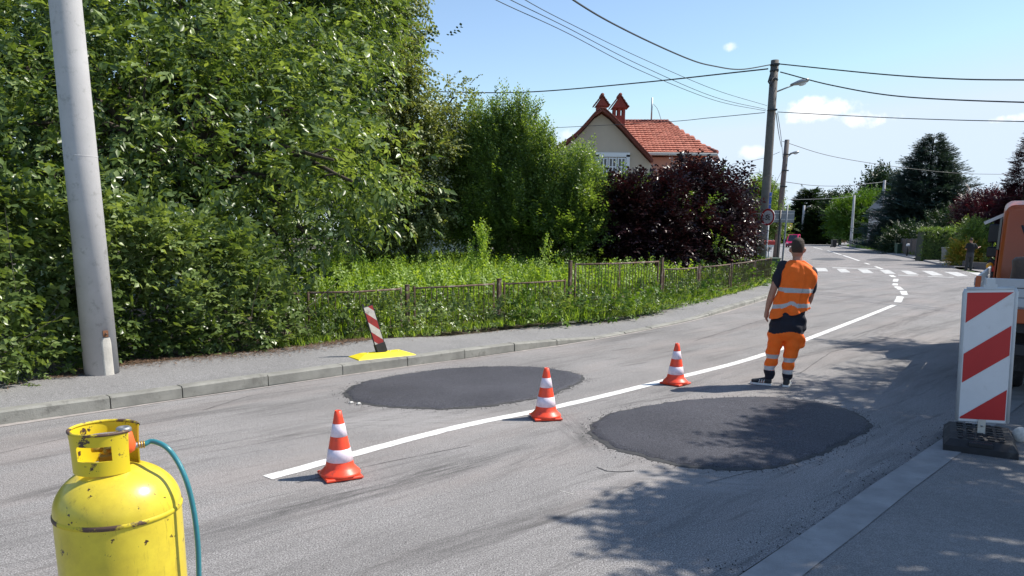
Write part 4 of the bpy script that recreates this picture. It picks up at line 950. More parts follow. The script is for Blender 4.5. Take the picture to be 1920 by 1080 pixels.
wire([P(1470, 375, 90), P(1560, 372, 110), P(1600, 368, 130)], .026, 'far thin wire over the dark conifer', 'wire_light')

# ------------------------------------------------------------------ road signs left of the far lane
def sign_round(u, v, Y, label):
    c = P(u, v, Y); o = thing('weight_limit_sign', label, 'road sign', (c[0], Y, 0), math.radians(-56))
    pm = MB(); pm.tube([(0, .05, 0), (0, .05, c[2] + .2)], .03, 8); pm.build('post', 'sign_frame', o)
    ax = Matrix.Rotation(math.pi / 2, 3, 'X')
    def disc(r, y0, y1, n=28): return [(math.cos(k / n * 6.2832) * r, math.sin(k / n * 6.2832) * r) for k in range(n)]
    m = MB(); m.prism(disc(.29, 0, 0), -.01, .012, ax, (0, 0, c[2])); fo = recalc(m.build('sign_face', 'sign_white', o))
    n = 32; m = MB(); vs = []
    for k in range(n):
        a = k / n * 6.2832
        for r in (.292, .228): vs.append((math.cos(a) * r, -.0155, math.sin(a) * r + c[2]))
    m.add(vs, [(2 * k, 2 * ((k + 1) % n), 2 * ((k + 1) % n) + 1, 2 * k + 1) for k in range(n)]); m.build('red_rim', 'sign_red', o)
    text('5t', .25, o, (0, -.018, c[2] - .10), (math.pi / 2, 0, 0), 'black_fabric', 'sign_text'); return o
def text(s, size, parent, loc, rot, mat, name='lettering', ext=.001, align='CENTER', shear=0):
    cu = bpy.data.curves.new(name, 'FONT'); cu.body = s; cu.size = size; cu.align_x = align; cu.extrude = ext; cu.shear = shear; cu.offset = size * .012
    t = bpy.data.objects.new(name, cu); COL.objects.link(t); bpy.context.view_layer.update()
    me = bpy.data.meshes.new_from_object(t.evaluated_get(bpy.context.evaluated_depsgraph_get())); bpy.data.objects.remove(t); me.materials.clear(); me.materials.append(MAT[mat])
    o = link_mesh(name, me, parent, loc); o.rotation_euler = rot; return o
sign_round(1440, 407, 27, 'round white weight limit sign with red rim beside the tall dark pole')
def panel_sign(name, label, u0, u1, v0, v1, Y, mat, posts, rz=0, thick=.03, pmat='black_metal', cat='road sign', vb=None):
    a = P(u0, v1, Y); c = P(u1, v0, Y); cx, w, h = (a[0] + c[0]) / 2, c[0] - a[0], c[2] - a[2]; o = thing(name, label, cat, (cx, Y, 0), rz)
    m = MB(); m.box((0, 0, (a[2] + c[2]) / 2), (w, thick, h), bev=.008); m.build('panel', mat, o)
    m = MB(); m.box((0, -thick, a[2] + h * .25), (w * .96, .03, .05)); m.build('brace', 'gal_steel', o); m = MB(); m.box((0, -thick, a[2] + h * .75), (w * .96, .03, .05)); m.build('brace', 'gal_steel', o)
    for (u, vt) in posts: q = P(u, vt, Y); pm = MB(); pm.tube([(q[0] - cx, -.06, 0), (q[0] - cx, -.06, q[2])], .035, 8); pm.build('post', pmat, o)
    return o
panel_sign('grey_sign', 'grey back of a rectangular road sign left of the worker', 1450, 1490, 395, 417, 33, 'sign_grey', [(1463, 394)])
pl_ = pole('sign_post', 'dark slanting steel post in front of the grey sign back', (P(1466, 490, 27)[0], 27, 0), P(1477, 385, 27)[2], .035, .035, 'sign_grey', 'post', lean=((P(1477, 385, 27)[0] - P(1466, 490, 27)[0]) / 3.2, 0), n=8)
panel_sign('blue_sign', 'narrow blue sign fixed edge-on to the tall dark pole', 1441, 1447, 361, 391, 30.4, 'sign_blue', [], thick=.05)
panel_sign('yellow_sign', 'small yellow sign far off under the grey sign back', 1467, 1486, 419, 430, 62, 'sign_yellow', [(1473, 419)])
c = P(1443, 455, 30); o = thing('litter_box', 'red and white box on a short post by the purple bush', 'box', (c[0], 30, 0)); m = MB(); m.box((0, 0, c[2]), (.36, .25, .17), bev=.02); m.build('lid', 'bin_red', o); m = MB(); m.box((0, 0, c[2] - .13), (.30, .2, .09)); m.build('body', 'sign_white', o); m = MB(); m.tube([(0, 0, 0), (0, 0, c[2] - .17)], .03, 6); m.build('post', 'gal_steel', o)
def wheelie(u, v, Y, label, mat, s=1, rz=0):
    g = P(u, v, Y); o = thing('wheelie_bin', label, 'bin', (g[0], Y, 0.02), rz); m = MB()
    w = .29 * s; m.add([(-w * .8, -w * .8, .06), (w * .8, -w * .8, .06), (w * .8, w * .8, .06), (-w * .8, w * .8, .06), (-w, -w, .95 * s), (w, -w, .95 * s), (w, w, .95 * s), (-w, w, .95 * s)], [(3, 2, 1, 0), (4, 5, 6, 7), (0, 1, 5, 4), (1, 2, 6, 5), (2, 3, 7, 6), (3, 0, 4, 7)]); m.build('body', mat, o)
    m = MB(); m.box((0, 0, .99 * s), (w * 2.15, w * 2.2, .07), bev=.02); m.build('lid', mat, o)
    for sx in (-1, 1): m = MB(); m.tube([(sx * w * .9 - .03, w, .1), (sx * w * .9 + .03, w, .1)], .1, 12); m.build('wheel', 'black_rubber', o)
wheelie(1447, 480, 29.6, 'dark green wheelie bin at the foot of the tall dark pole', 'bin_green', .9)
wheelie(1684, 476, 78, 'dark green wheelie bin by the far brown fence', 'bin_green', 1.1)
wheelie(1775, 491, 54, 'pale grey wheelie bin left of the yellow-green shrubs', 'bin_grey', 1.05); wheelie(1786, 491, 54.6, 'darker grey wheelie bin tucked behind the pale grey bin', 'bin_grey', 1)
wheelie(1563, 462, 120, 'far dark bin at the tip of the grass island', 'black_metal', 1.2)

# ------------------------------------------------------------------ red-roofed house
HY = 46.0
hs = thing('red_roof_house', 'house with orange clay roof, beige gable and two red chimneys above the purple bush', 'house', (P(1150, 440, HY)[0], HY, 0)); HO = hs.location
def hp(u, v, Y): return Vector(P(u, v, Y)) - HO
# gable wall with curved rake
rk = [(1040, 284), (1060, 272), (1080, 257), (1100, 236), (1114, 220), (1128, 211), (1143, 222), (1165, 244), (1190, 272), (1222, 306)]
gy = 45.0; m = MB(); poly = [hp(u, v + 3, gy) for u, v in rk]; bl = Vector((poly[0].x, poly[0].y, 0)); br = Vector((poly[-1].x, poly[-1].y, 0))
vs = poly + [br, bl]; nn_ = len(vs); m.add([tuple(v) for v in vs] + [(v.x, v.y + .3, v.z) for v in vs], [tuple(range(nn_)), tuple(range(2 * nn_ - 1, nn_ - 1, -1))] + [(i, (i + 1) % nn_, nn_ + (i + 1) % nn_, nn_ + i) for i in range(nn_)])
recalc(m.build('wall', 'wall_beige', hs, 'beige gable wall'))
# gable roof running back
m = MB(); back = 9.0; ov = .45; vs = []
for u, v in rk: p = hp(u, v, gy); vs += [(p.x, p.y - ov, p.z + .02), (p.x, p.y + back, p.z + .02), (p.x, p.y - ov, p.z + .17), (p.x, p.y + back, p.z + .17)]
fs = []
for i in range(len(rk) - 1):
    a, b = i * 4, i * 4 + 4; fs += [(a, b, b + 1, a + 1), (a + 2, a + 3, b + 3, b + 2), (a, a + 2, b + 2, b), (a + 1, b + 1, b + 3, a + 3)]
m.add(vs, fs); recalc(m.build('gable_roof', 'roof_dark', hs, 'steep curved gable roof'))
rt_ = MB(); cv = catmull([hp(u, v, gy) + Vector((0, -ov - .02, .17)) for u, v in rk], 6); cv = resample(cv, .24)
for a, b in zip(cv, cv[1:]): 
    d = b - a; ang = math.atan2(d.z, d.x); rt_.box((a + b) / 2 + Vector((0, .12, .03)), (d.length * 1.08, .34, .07), ax=Matrix.Rotation(-ang, 3, 'Y'), bev=.012)
tile_m = None
rake = rt_.build('verge_tiles', 'roof_dark', hs, kind='stuff')
# main roof: front slope with individual tile relief
e0 = hp(1212, 286, 46.2); e1 = hp(1343, 286, 46.2); r0 = hp(1160, 232, 50.6); r1 = hp(1252, 229, 50.6); zE = e0.z; zR = r1.z
e0.z = e1.z = zE; r0.z = r1.z = zR; e0.x = r0.x - .5
m = MB(); back_e0 = Vector((e0.x, e0.y + 9, zE)); back_e1 = Vector((e1.x, e1.y + 9, zE)); 
m.add([tuple(v) for v in (e0, e1, r1, r0, back_e0, back_e1)], [(0, 1, 2, 3), (1, 5, 2), (3, 2, 5, 4)]); m.build('main_roof', 'roof_clay', hs)
m = MB(); sl = (r0 - e0); sl = Vector((0, r0.y - e0.y, zR - zE)); SL = sl.length; sd = sl / SL; nrm = Vector((0, -sd.z, sd.y)); rows = 15; tw = .235; rr = random.Random(4)
for i in range(rows):
    f0 = i / rows; x1 = e1.x + (r1.x - e1.x) * (f0 + .5 / rows); x0 = e0.x; k = 0
    while x0 + k * tw < x1:
        x = x0 + k * tw; c0 = Vector((x, e0.y, zE)) + sd * (SL * f0); l = SL / rows * 1.06; ht = rr.uniform(.045, .07); w = tw * .94
        A = c0 + nrm * .02; vs = [A, A + Vector((w * .5, 0, 0)) + nrm * ht * .35, A + Vector((w, 0, 0)), A + nrm * ht, A + Vector((w * .5, 0, 0)) + nrm * ht * 1.35, A + Vector((w, 0, 0)) + nrm * ht]
        B = A + sd * l; vs += [B, B + Vector((w * .5, 0, 0)) + nrm * .015, B + Vector((w, 0, 0))]
        m.add([tuple(v) for v in vs], [(0, 1, 4, 3), (1, 2, 5, 4), (3, 4, 7, 6), (4, 5, 8, 7), (0, 3, 6), (2, 8, 5)]); k += 1
m.build('roof_tiles', 'roof_clay', hs, kind='stuff')
def ridge(a, b, nm, parent, sag=0):
    m = MB(); c = [a.lerp(b, t) + Vector((0, 0, -sag * math.sin(t * math.pi))) for t in np.linspace(0, 1, 16)]
    for p, q in zip(c, c[1:]): m.tube([p, q + (q - p) * .12], [.13, .16], 7)
    m.build(nm, 'roof_dark', parent, kind='stuff')
ridge(r0, r1 + Vector((0, 0, .03)), 'ridge_tiles', hs); ridge(r1, e1 + Vector((0, 0, .05)), 'hip_tiles', hs, .22)
m = MB(); m.box(((e0.x + e1.x) / 2, e0.y - .08, zE - .08), (e1.x - e0.x + .1, .16, .16), bev=.03); m.build('gutter', 'wall_pale', hs)
m = MB(); m.box(((e0.x + e1.x) / 2 + .2, e0.y + 4.9, zE / 2 - .1), (e1.x - e0.x - 1.3, 8.6, zE - .2)); m.build('wall', 'wall_salmon', hs, 'salmon side wall under the main roof')
m = MB(); q = hp(1326, 286, 46.1); m.add([tuple(q), tuple(hp(1344, 287, 46.1)), tuple(hp(1352, 303, 46.1)), tuple(hp(1345, 303, 46.1))], [(0, 1, 2, 3)]); m.v += [(v[0], v[1] + .4, v[2]) for v in m.v]; m.f += [(4, 7, 6, 5)] + [(i, 4 + i, 4 + (i + 1) % 4, (i + 1) % 4) for i in range(4)]; m.m += [0] * 5; m.sm += [False] * 5; m.build('eave_board', 'wall_salmon', hs)
def chimney(u, vb, vt, wpx, Y, holes, label):
    c = hp(u, vt, Y); w = wpx / F_PX * Y; zb = hp(u, vb, Y).z - .6; zt = c.z; hh = wpx * 1.05 / F_PX * Y
    zc = zt - hh * .78; o = thing('chimney', None, None); o.parent = hs; o['label'] = label
    nh = hh * .42; zo = zc - nh
    m = MB(); m.box((c.x, c.y, (zb + zo) / 2), (w * .8, w * .8, zo - zb)); m.build('stack', 'chimney_red', o)
    m = MB(); n = holes + 1; pw = w * .8 / (n + holes) * 1.05
    for k in range(n):
        x = c.x - w * .4 + pw / 2 + k * (w * .8 - pw) / (n - 1)
        for sy in (-1, 1): m.box((x, c.y + sy * (w * .4 - pw / 2), zo + nh / 2), (pw, pw, nh))
    m.box((c.x, c.y, zc + .04), (w * .8, w * .8, .08)); m.build('vent', 'chimney_red', o)
    m = MB(); x0, x1 = c.x - w * .52, c.x + w * .52; y0, y1 = c.y - w * .55, c.y + w * .55; z0 = zc + .05
    m.add([(x0, y0, z0), (x1, y0, z0), (x1, y1, z0), (x0, y1, z0), (c.x, y0, zt), (c.x, y1, zt)], [(0, 1, 4), (2, 3, 5), (1, 2, 5, 4), (3, 0, 4, 5), (3, 2, 1, 0)]); m.build('cap', 'chimney_red', o)
    m = MB(); 
    for sx in (-1, 1):
        for k in range(4):
            t0, t1 = k / 4, (k + 1.12) / 4; e = w * .58
            A_ = Vector((c.x + sx * e * (1 - t0), 0, z0 + (zt - z0) * t0)); B_ = Vector((c.x + sx * e * (1 - t1), 0, z0 + (zt - z0) * t1)); up_n = Vector((sx * (zt - z0), 0, e)).normalized()
            q_ = [A_ + up_n * .02, A_ + up_n * .085, B_ + up_n * .05, B_ + up_n * .01]; m.add([(p.x, y_, p.z) for y_ in (y0 - .08, y1 + .08) for p in q_], [(0, 1, 2, 3), (7, 6, 5, 4), (0, 4, 5, 1), (1, 5, 6, 2), (2, 6, 7, 3), (3, 7, 4, 0)])
    m.tube([(c.x, y0 - .05, zt + .05), (c.x, y1 + .05, zt + .05)], .11, 8); m.build('cap_tiles', 'roof_dark', o, kind='stuff')
chimney(1128, 215, 182, 22, 45.4, 1, 'left chimney standing on the gable peak'); chimney(1161, 240, 182, 26, 46.4, 2, 'right taller chimney with two vent holes')
# window with frame and mullions
w0 = hp(1117, 292, gy - .06); w1 = hp(1181, 287, gy - .06); zt = hp(1150, 287, gy).z; zb = zt - 1.6
o = thing('window', None, None); o.parent = hs; o['label'] = 'white triple window in the gable'
m = MB(); m.box(((w0.x + w1.x) / 2, w0.y, zt - .1), (w1.x - w0.x, .14, .24)); 
for x in (w0.x + .1, w1.x - .1): m.box((x, w0.y, (zt + zb) / 2 - .1), (.2, .14, zt - zb))
m.build('surround', 'window_white', o)
L_ = w1.x - w0.x - .4
for k in range(3):
    x = w0.x + .2 + L_ * (k + .5) / 3; m = MB(); ww = L_ / 3 - .06; z1 = zt - .26; z0_ = zb
    for dx in (-ww / 2 + .03, 0, ww / 2 - .03): m.box((x + dx, w0.y + .0, (z0_ + z1) / 2), (.07, .07, z1 - z0_))
    for dz in (z1 - .04, (z0_ + z1) / 2 + .15, z0_ + .05): m.box((x, w0.y - .003, dz), (ww, .07, .06))
    m.build('frame', 'window_white', o); m = MB(); m.box((x, w0.y + .05, (z0_ + z1) / 2), (ww, .02, z1 - z0_)); m.build('pane', 'glass_dark', o)
m = MB(); a_ = hp(1221, 229, 50.6); t_ = hp(1223, 183, 50.6); m.tube([a_, t_], .05, 6); m.build('antenna', 'gal_steel', hs); m = MB(); m.tube(catmull([t_ + Vector((.1, 0, -.4)), hp(1233, 205, 50.6), hp(1240, 226, 50.6)], 5), .015, 4); m.build('cable', 'wire', hs)
# pale house seen through gaps behind the linden
o = thing('pale_house', 'pale house glimpsed through gaps behind the linden tree', 'house', (P(790, 400, 36)[0], 36, 0))
m = MB(); m.box((0, 3, 2.4), (6.5, 5, 4.8)); m.build('wall', 'wall_pale', o); m = MB(); m.add([(-3.5, 0, 4.8), (3.5, 0, 4.8), (3.5, 3, 7), (-3.5, 3, 7), (-3.5, 6, 4.8), (3.5, 6, 4.8)], [(0, 1, 2, 3), (3, 2, 5, 4), (1, 5, 2), (0, 3, 4)]); m.build('roof', 'sign_grey', o)
for x in (-1.5, 1.5): m = MB(); m.box((x, .45, 2), (1.1, .12, 1.3)); w_ = m.build('window', 'window_white', o); m = MB(); m.box((x, .38, 2), (.9, .03, 1.1)); m.build('pane', 'glass_dark', w_)

# ------------------------------------------------------------------ traffic cones
def make_cone():
    t = thing('traffic_cone', 'c', 'traffic cone'); m = MB()
    m.box((0, 0, .012), (.275, .275, .022), math.pi / 4 * 0, bev=.006); m.build('base_plate', 'cone_red', t)
    R = lambda z: .122 + (.024 - .122) * (z / .5)
    m = MB(); m.lathe([(.150, .022), (.152, .032), (.146, .042), (.128, .056), (.118, .07)] + [(R(z), z) for z in np.linspace(.08, .5, 10)] + [(.018, .502), (.016, .49)], 32); m.build('body', 'cone_red', t)
    for a, b in ((.125, .218), (.312, .405)):
        m = MB(); m.lathe([(R(a) - .001, a - .001), (R(a) + .0015, a), (R(b) + .0015, b), (R(b) - .001, b + .001)], 32, cap=False); m.build('reflective_band', 'cone_white', t)
    return t
cone = make_cone()
for i, (u, v, rz, lab) in enumerate(((638, 893, .5, 'nearest orange and white traffic cone, at the near end of the white centre line'), (1023, 784, .2, 'middle orange and white traffic cone, between the two fresh asphalt patches'), (1266, 720, .8, 'farthest orange and white traffic cone, to the left of the worker'))):
    c = cone if i == 0 else copy_tree(cone); g = G(u, v); c.location = (g[0], g[1], .004); c.rotation_euler = (0, 0, rz); c['label'] = lab; c['group'] = 'traffic cones along the centre line'

# ------------------------------------------------------------------ yellow gas bottle
BY = 1.86; bx = P(223, 950, BY)[0]; zb = P(223, 952, BY)[2]; zt = P(208, 801, BY)[2]; BR = .151; yaw = math.atan2(-bx, BY)
gb = thing('gas_bottle', 'tall scratched yellow gas bottle with a handle collar at the lower left corner', 'gas bottle', (bx, BY, 0), yaw)
zs = zt - .094; dome = [(BR * math.cos(a), zb + .008 + (zs - zb - .008) * math.sin(a)) for a in np.linspace(0, math.pi / 2, 20)]
m = MB(); m.lathe([(BR * .8, .05), (BR * .97, .10), (BR, .16)] + [(BR, z) for z in np.linspace(.2, zb - .008, 5)] + dome, 72); m.build('body', 'gas_yellow', gb)
m = MB(); m.lathe([(BR - .002, zb - .008), (BR + .0028, zb - .004), (BR + .0028, zb + .004), (BR - .002, zb + .009)], 72, cap=False); m.build('weld_seam', 'gas_weld', gb)
m = MB(); m.lathe([(BR * .82, 0), (BR * .84, .0), (BR * .84, .09), (BR * .8, .09)], 48); m.build('foot_ring', 'gas_yellow', gb)
# collar shell with two hand slots and an opening towards the valve
CRr = .0775; off = (-.018, .0); z0, z1 = zs - .012, zt; na, nz = 90, 14; th_ = .0035
def solid(a, z):
    a = (a + 180) % 360 - 180
    if -50 < a < -2: return False
    f = (z - z0) / (z1 - z0)
    if -146 < a < -78 and .37 < f < .74: return (a < -143 or a > -81) and (f < .42 or f > .69)
    if 60 < a < 130 and .40 < f < .72: return False
    return True
m = MB(); cells = {}
for i in range(na):
    for j in range(nz):
        a = -180 + (i + .5) * 360 / na; z = z0 + (j + .5) * (z1 - z0) / nz; cells[i, j] = solid(a, z)
def cvx(i, j, r): a = math.radians(-180 + i * 360 / na); z = z0 + j * (z1 - z0) / nz; rr_ = r + .004 * (j / nz) ** 3; return (off[0] + rr_ * math.cos(a), off[1] + rr_ * math.sin(a), z)
for (i, j), ok in cells.items():
    if not ok: continue
    m.smooth = True
    m.add([cvx(i, j, CRr), cvx(i + 1, j, CRr), cvx(i + 1, j + 1, CRr), cvx(i, j + 1, CRr)], [(0, 1, 2, 3)])
    m.add([cvx(i, j, CRr - th_), cvx(i + 1, j, CRr - th_), cvx(i + 1, j + 1, CRr - th_), cvx(i, j + 1, CRr - th_)], [(3, 2, 1, 0)])
    m.smooth = False
    for (di, dj, e) in ((0, 1, ((i, j + 1), (i + 1, j + 1))), (0, -1, ((i + 1, j), (i, j))), (1, 0, ((i + 1, j + 1), (i + 1, j))), (-1, 0, ((i, j), (i, j + 1)))):
        if not cells.get(((i + di) % na, j + dj), False): (p, q) = e; m.add([cvx(*p, CRr), cvx(*q, CRr), cvx(*q, CRr - th_), cvx(*p, CRr - th_)], [(0, 1, 2, 3)])
o = m.build('collar', 'gas_collar', gb)
bm = bmesh.new(); bm.from_mesh(o.data); bmesh.ops.remove_doubles(bm, verts=bm.verts, dist=.0002); bm.to_mesh(o.data); bm.free(); auto_smooth_edges(o, 35)
m = MB()
for k in range(-180, 180, 4):
    if -50 < k < -2: continue
    a, b = math.radians(k), math.radians(k + 4.3); m.tube([(off[0] + (CRr + .002) * math.cos(a), off[1] + (CRr + .002) * math.sin(a), zt), (off[0] + (CRr + .002) * math.cos(b), off[1] + (CRr + .002) * math.sin(b), zt)], .0042, 8, cap=False)
m.build('collar_rim', 'gas_weld', gb)
m = MB(); m.box((off[0], off[1], zs + .012), (.035, .03, .03), bev=.005); m.tube([(off[0], off[1], zs), (off[0], off[1], zs + .06)], .012, 12); m.tube([(off[0], off[1], zs + .04), (off[0] - .03, off[1] - .01, zs + .045)], .009, 10); m.build('valve', 'brass', gb)
# regulator screwed into the valve
LR = Matrix.Rotation(yaw, 3, 'Z')
def loc3(p): return LR @ Vector(p) + Vector((bx, BY, 0))
rg = thing('regulator', 'orange-red gas regulator with a grey knob inside the collar of the yellow bottle', 'regulator', tuple(loc3((off[0] + .045, off[1] - .025, zt - .034))), yaw)
m = MB(); m.lathe([(.012, -.032), (.022, -.026), (.026, -.01), (.022, .006), (.019, .022), (.015, .026)], 20); m.build('body', 'regulator_orange', rg)
m = MB(); m.tube([(-.045, .018, -.012), (0, 0, -.012)], .009, 10); m.tube([(0, 0, -.016), (.045, .0, -.014)], .008, 10); m.build('connector', 'gal_steel', rg)
m = MB(); m.lathe([(.016, .024), (.0185, .027), (.0185, .034), (.015, .038), (.009, .038), (.007, .035), (.0, .035)], 20); m.build('knob', 'gal_steel', rg)
m = MB(); 
for x in (.030, .036, .042): m.tube([(x, 0, -.014), (x + .003, 0, -.014)], .0095, 10)
m.build('hose_nut', 'brass', rg)
_n = LR @ Vector((.044, 0, -.014)) + Vector(rg.location); _n2 = LR @ Vector((.064, 0, -.009)) + Vector(rg.location)
hz = [tuple(_n), tuple(_n2), P(311, 838, BY + .01), P(331, 862, BY + .01), P(347, 895, BY), P(358, 932, BY), P(366, 975, BY), P(371, 1022, BY), P(373, 1080, BY), P(374, 1170, BY), P(372, 1300, BY + .05), (bx + .25, BY + .1, .35), (bx + .3, BY + .2, .04), (bx + .15, BY + .6, .02), (bx - .5, BY + .9, .02)]
c = catmull(hz, 10); m = MB(); b0 = c[0].copy(); m.tube([p - b0 for p in c], .0068, 12); ho = m.build('gas_hose', 'hose_teal', None, 'teal rubber hose curving down beside the yellow gas bottle', 'hose'); ho.location = b0

# ------------------------------------------------------------------ small leaning striped beacon on its yellow foot
c0 = Vector(G(716, 668, .13)); d0 = Vector((.80, .60, 0)).normalized(); ang = math.atan2(d0.y, d0.x)
be = thing('beacon', 'small leaning red and white striped beacon on a flat yellow rubber foot at the kerb', 'beacon', (c0.x, c0.y + .03, .128), ang)
def frust(mb, l0, w0, z0, l1, w1, z1): 
    v = [(sx * l / 2, sy * w / 2, z) for l, w, z in ((l0, w0, z0), (l1, w1, z1)) for sx, sy in ((-1, -1), (1, -1), (1, 1), (-1, 1))]
    mb.add(v, [(3, 2, 1, 0), (4, 5, 6, 7), (0, 1, 5, 4), (1, 2, 6, 5), (2, 3, 7, 6), (3, 0, 4, 7)])
m = MB(); frust(m, .86, .34, 0, .84, .32, .012); frust(m, .84, .32, .012, .58, .15, .058); m.build('foot', 'yellow_rubber', be)
for sx in (-.22, -.1, .12, .24):
    m = MB(); m.tube([(sx, 0, .055), (sx, 0, .0635)], .012, 8); m.build('bolt', 'gal_steel', be)
# upright: own tilted frame, leaning left in the picture
rt = Vector((.98, .2, 0)).normalized(); lean = math.radians(15.5); upv = (Vector((0, 0, 1)) * math.cos(lean) - rt * math.sin(lean)).normalized()
fac = math.radians(35); nrm_ = (Matrix.Rotation(fac, 3, 'Z') @ Vector((0, -1, 0))); nrm_ = (nrm_ - upv * nrm_.dot(upv)).normalized(); sd_ = upv.cross(nrm_)
Minv = Matrix.Rotation(-ang, 3, 'Z')
def bw(x, y, z): return tuple(Minv @ (sd_ * x + nrm_ * (-y) + upv * z) + Vector((0, 0, .05)))
def bwbox(mb, x0, x1, y0, y1, z0, z1):
    mb.add([bw(x, y, z) for z in (z0, z1) for x, y in ((x0, y0), (x1, y0), (x1, y1), (x0, y1))], [(3, 2, 1, 0), (4, 5, 6, 7), (0, 1, 5, 4), (1, 2, 6, 5), (2, 3, 7, 6), (3, 0, 4, 7)])
m = MB(); bwbox(m, -.07, .07, -.03, .05, .0, .13); recalc(m.build('rubber_sleeve', 'black_rubber', be))
m = MB(); bwbox(m, -.075, .075, 0, .018, .12, .66); bwbox(m, -.075, -.05, 0, .018, .66, .70); pb = recalc(m.build('panel', 'black_rubber', be))
def stripes(mb_fn, mats, x0, x1, z0, z1, slope, wid, yy, parent, name, start=0):
    "diagonal stripes clipped to a rectangle, each its own thin sheet"
    w = x1 - x0; k = 0; zz = z0 - abs(slope) * w - wid + start
    while zz < z1 + abs(slope) * w:
        lo, hi = zz, zz + wid
        def line(x, b): return b + slope * (x - x0)
        poly = [(x0, line(x0, lo)), (x1, line(x1, lo)), (x1, line(x1, hi)), (x0, line(x0, hi))]
        def clip(P_, f, lim, gt):
            out = []
            for i in range(len(P_)):
                a, b = P_[i], P_[(i + 1) % len(P_)]; ia = (a[1] > lim) if gt else (a[1] < lim); ib = (b[1] > lim) if gt else (b[1] < lim)
                if ia: out.append(a)
                if ia != ib: t = (lim - a[1]) / (b[1] - a[1]); out.append((a[0] + (b[0] - a[0]) * t, lim))
            return out
        poly = clip(poly, None, z0, True); poly = clip(poly, None, z1, False) if poly else poly
        if len(poly) > 2:
            area = abs(sum(poly[i][0] * poly[(i + 1) % len(poly)][1] - poly[(i + 1) % len(poly)][0] * poly[i][1] for i in range(len(poly)))) / 2
            if area > 1e-4: mb = MB(); mb.add([mb_fn(x, yy, z) for x, z in poly], [tuple(range(len(poly)))]); mb.build('%s_stripe' % ('red' if k % 2 == 0 else 'white'), mats[k % 2], parent)
        zz += wid; k += 1
stripes(bw, ('old_red', 'old_white'), -.064, .064, .13, .65, -1.15, .135, -.0025, be, 'stripe', start=.06)

# ------------------------------------------------------------------ large striped barrier board at the right
B0 = Vector(P(1839, 826, 6.32)); B0.z = .02
bb = thing('barrier_board', 'large red and white striped barrier board on a black rubber base at the right edge', 'barrier board', (B0.x, 6.32, .02))
psi = math.atan2(B0.x, 6.32); rt = Vector((math.cos(psi - .12), -math.sin(psi - .12), 0)); le = math.radians(3.2)
upv2 = (Vector((0, 0, 1)) * math.cos(le) - rt * math.sin(le)).normalized(); nr2 = upv2.cross(rt)   # away from viewer
rt2 = (rt - upv2 * rt.dot(upv2)).normalized(); nr2 = upv2.cross(rt2)
def pw(x, y, z): return tuple(rt2 * x + nr2 * y + upv2 * z)
def pbox(mb, x0, x1, y0, y1, z0, z1):
    mb.add([pw(x, y, z) for z in (z0, z1) for x, y in ((x0, y0), (x1, y0), (x1, y1), (x0, y1))], [(3, 2, 1, 0), (4, 5, 6, 7), (0, 1, 5, 4), (1, 2, 6, 5), (2, 3, 7, 6), (3, 0, 4, 7)])
zb0, zt0 = .205, 1.345; hw = .186
m = MB(); pbox(m, -hw, hw, 0, .03, zb0, zt0); recalc(m.build('panel', 'sign_white', bb))
m = MB()
for x in (-hw, hw): m.tube([pw(x, .012, zb0 - .004), pw(x, .012, zt0 - .02), pw(x * .93, .012, zt0 + .012)], .017, 10)
m.tube([pw(-hw * .93, .012, zt0 + .012), pw(hw * .93, .012, zt0 + .012)], .017, 10); m.tube([pw(-hw, .012, zb0), pw(hw, .012, zb0)], .012, 10)
m.build('frame', 'sign_frame', bb)
m = MB(); pbox(m, -.032, .032, -.004, .034, zt0 + .01, zt0 + .10); pbox(m, -.05, .05, -.002, .03, zt0 + .0, zt0 + .045); recalc(m.build('lamp_bracket', 'sign_frame', bb))
m = MB(); pbox(m, -.028, .028, -.015, .03, .06, zb0 + .02); recalc(m.build('post', 'old_white', bb)); m = MB(); m.tube([pw(0, -.02, .17), pw(0, -.012, .17)], .009, 8); m.build('bolt', 'gal_steel', bb)
# printed diagonal stripes matching the photo: red triangle at the top left, band, triangle at the lower right
x0, x1 = -hw + .019, hw - .019; H0, H1 = zb0 + .02, zt0 - .018; HH = H1 - H0
def fr(x, z): return (x0 + (x1 - x0) * x, H0 + HH * z)
for poly in ([fr(0, 1), fr(0, .765), fr(1, 1)], [fr(0, .52), fr(0, .29), fr(1, .515), fr(1, .745)], [fr(0, .012), fr(0, 0), fr(1, 0), fr(1, .245)]):
    m = MB(); m.add([pw(x, -.003, z) for x, z in poly], [tuple(range(len(poly)))]); m.build('red_stripe', 'sign_red', bb)
# rubber base with recessed pockets
fr1 = Vector((.42, -.24, 0)).normalized(); ba = math.atan2(fr1.y, fr1.x); R2 = Matrix.Rotation(ba, 3, 'Z')
m = MB(); frust(m, .54, .80, 0, .535, .79, .05); frust(m, .535, .79, .05, .45, .68, .10)
cx_ = R2 @ Vector((-.015, .02, 0)); m.v = [tuple(R2 @ Vector(v) + cx_) for v in m.v]; m.build('rubber_base', 'black_rubber', bb)
rr = random.Random(2); m = MB()
for i in range(5):
    for j in range(7):
        if abs(i - 2) < 1 and abs(j - 3) < 1: continue
        w, l = rr.choice([(.035, .05), (.05, .05), (.05, .03)]); x, y = -.15 + i * .075, -.28 + j * .093; m.box(R2 @ Vector((x, y, .108)) + cx_, (w, l, .012), ba, bev=.003)
m.build('base_lug', 'black_rubber', bb, kind='stuff')
m = MB(); m.box(R2 @ Vector((0, -.365, .075)) + cx_, (.17, .05, .04), ba, bev=.006); m.build('handle_block', 'black_metal', bb)
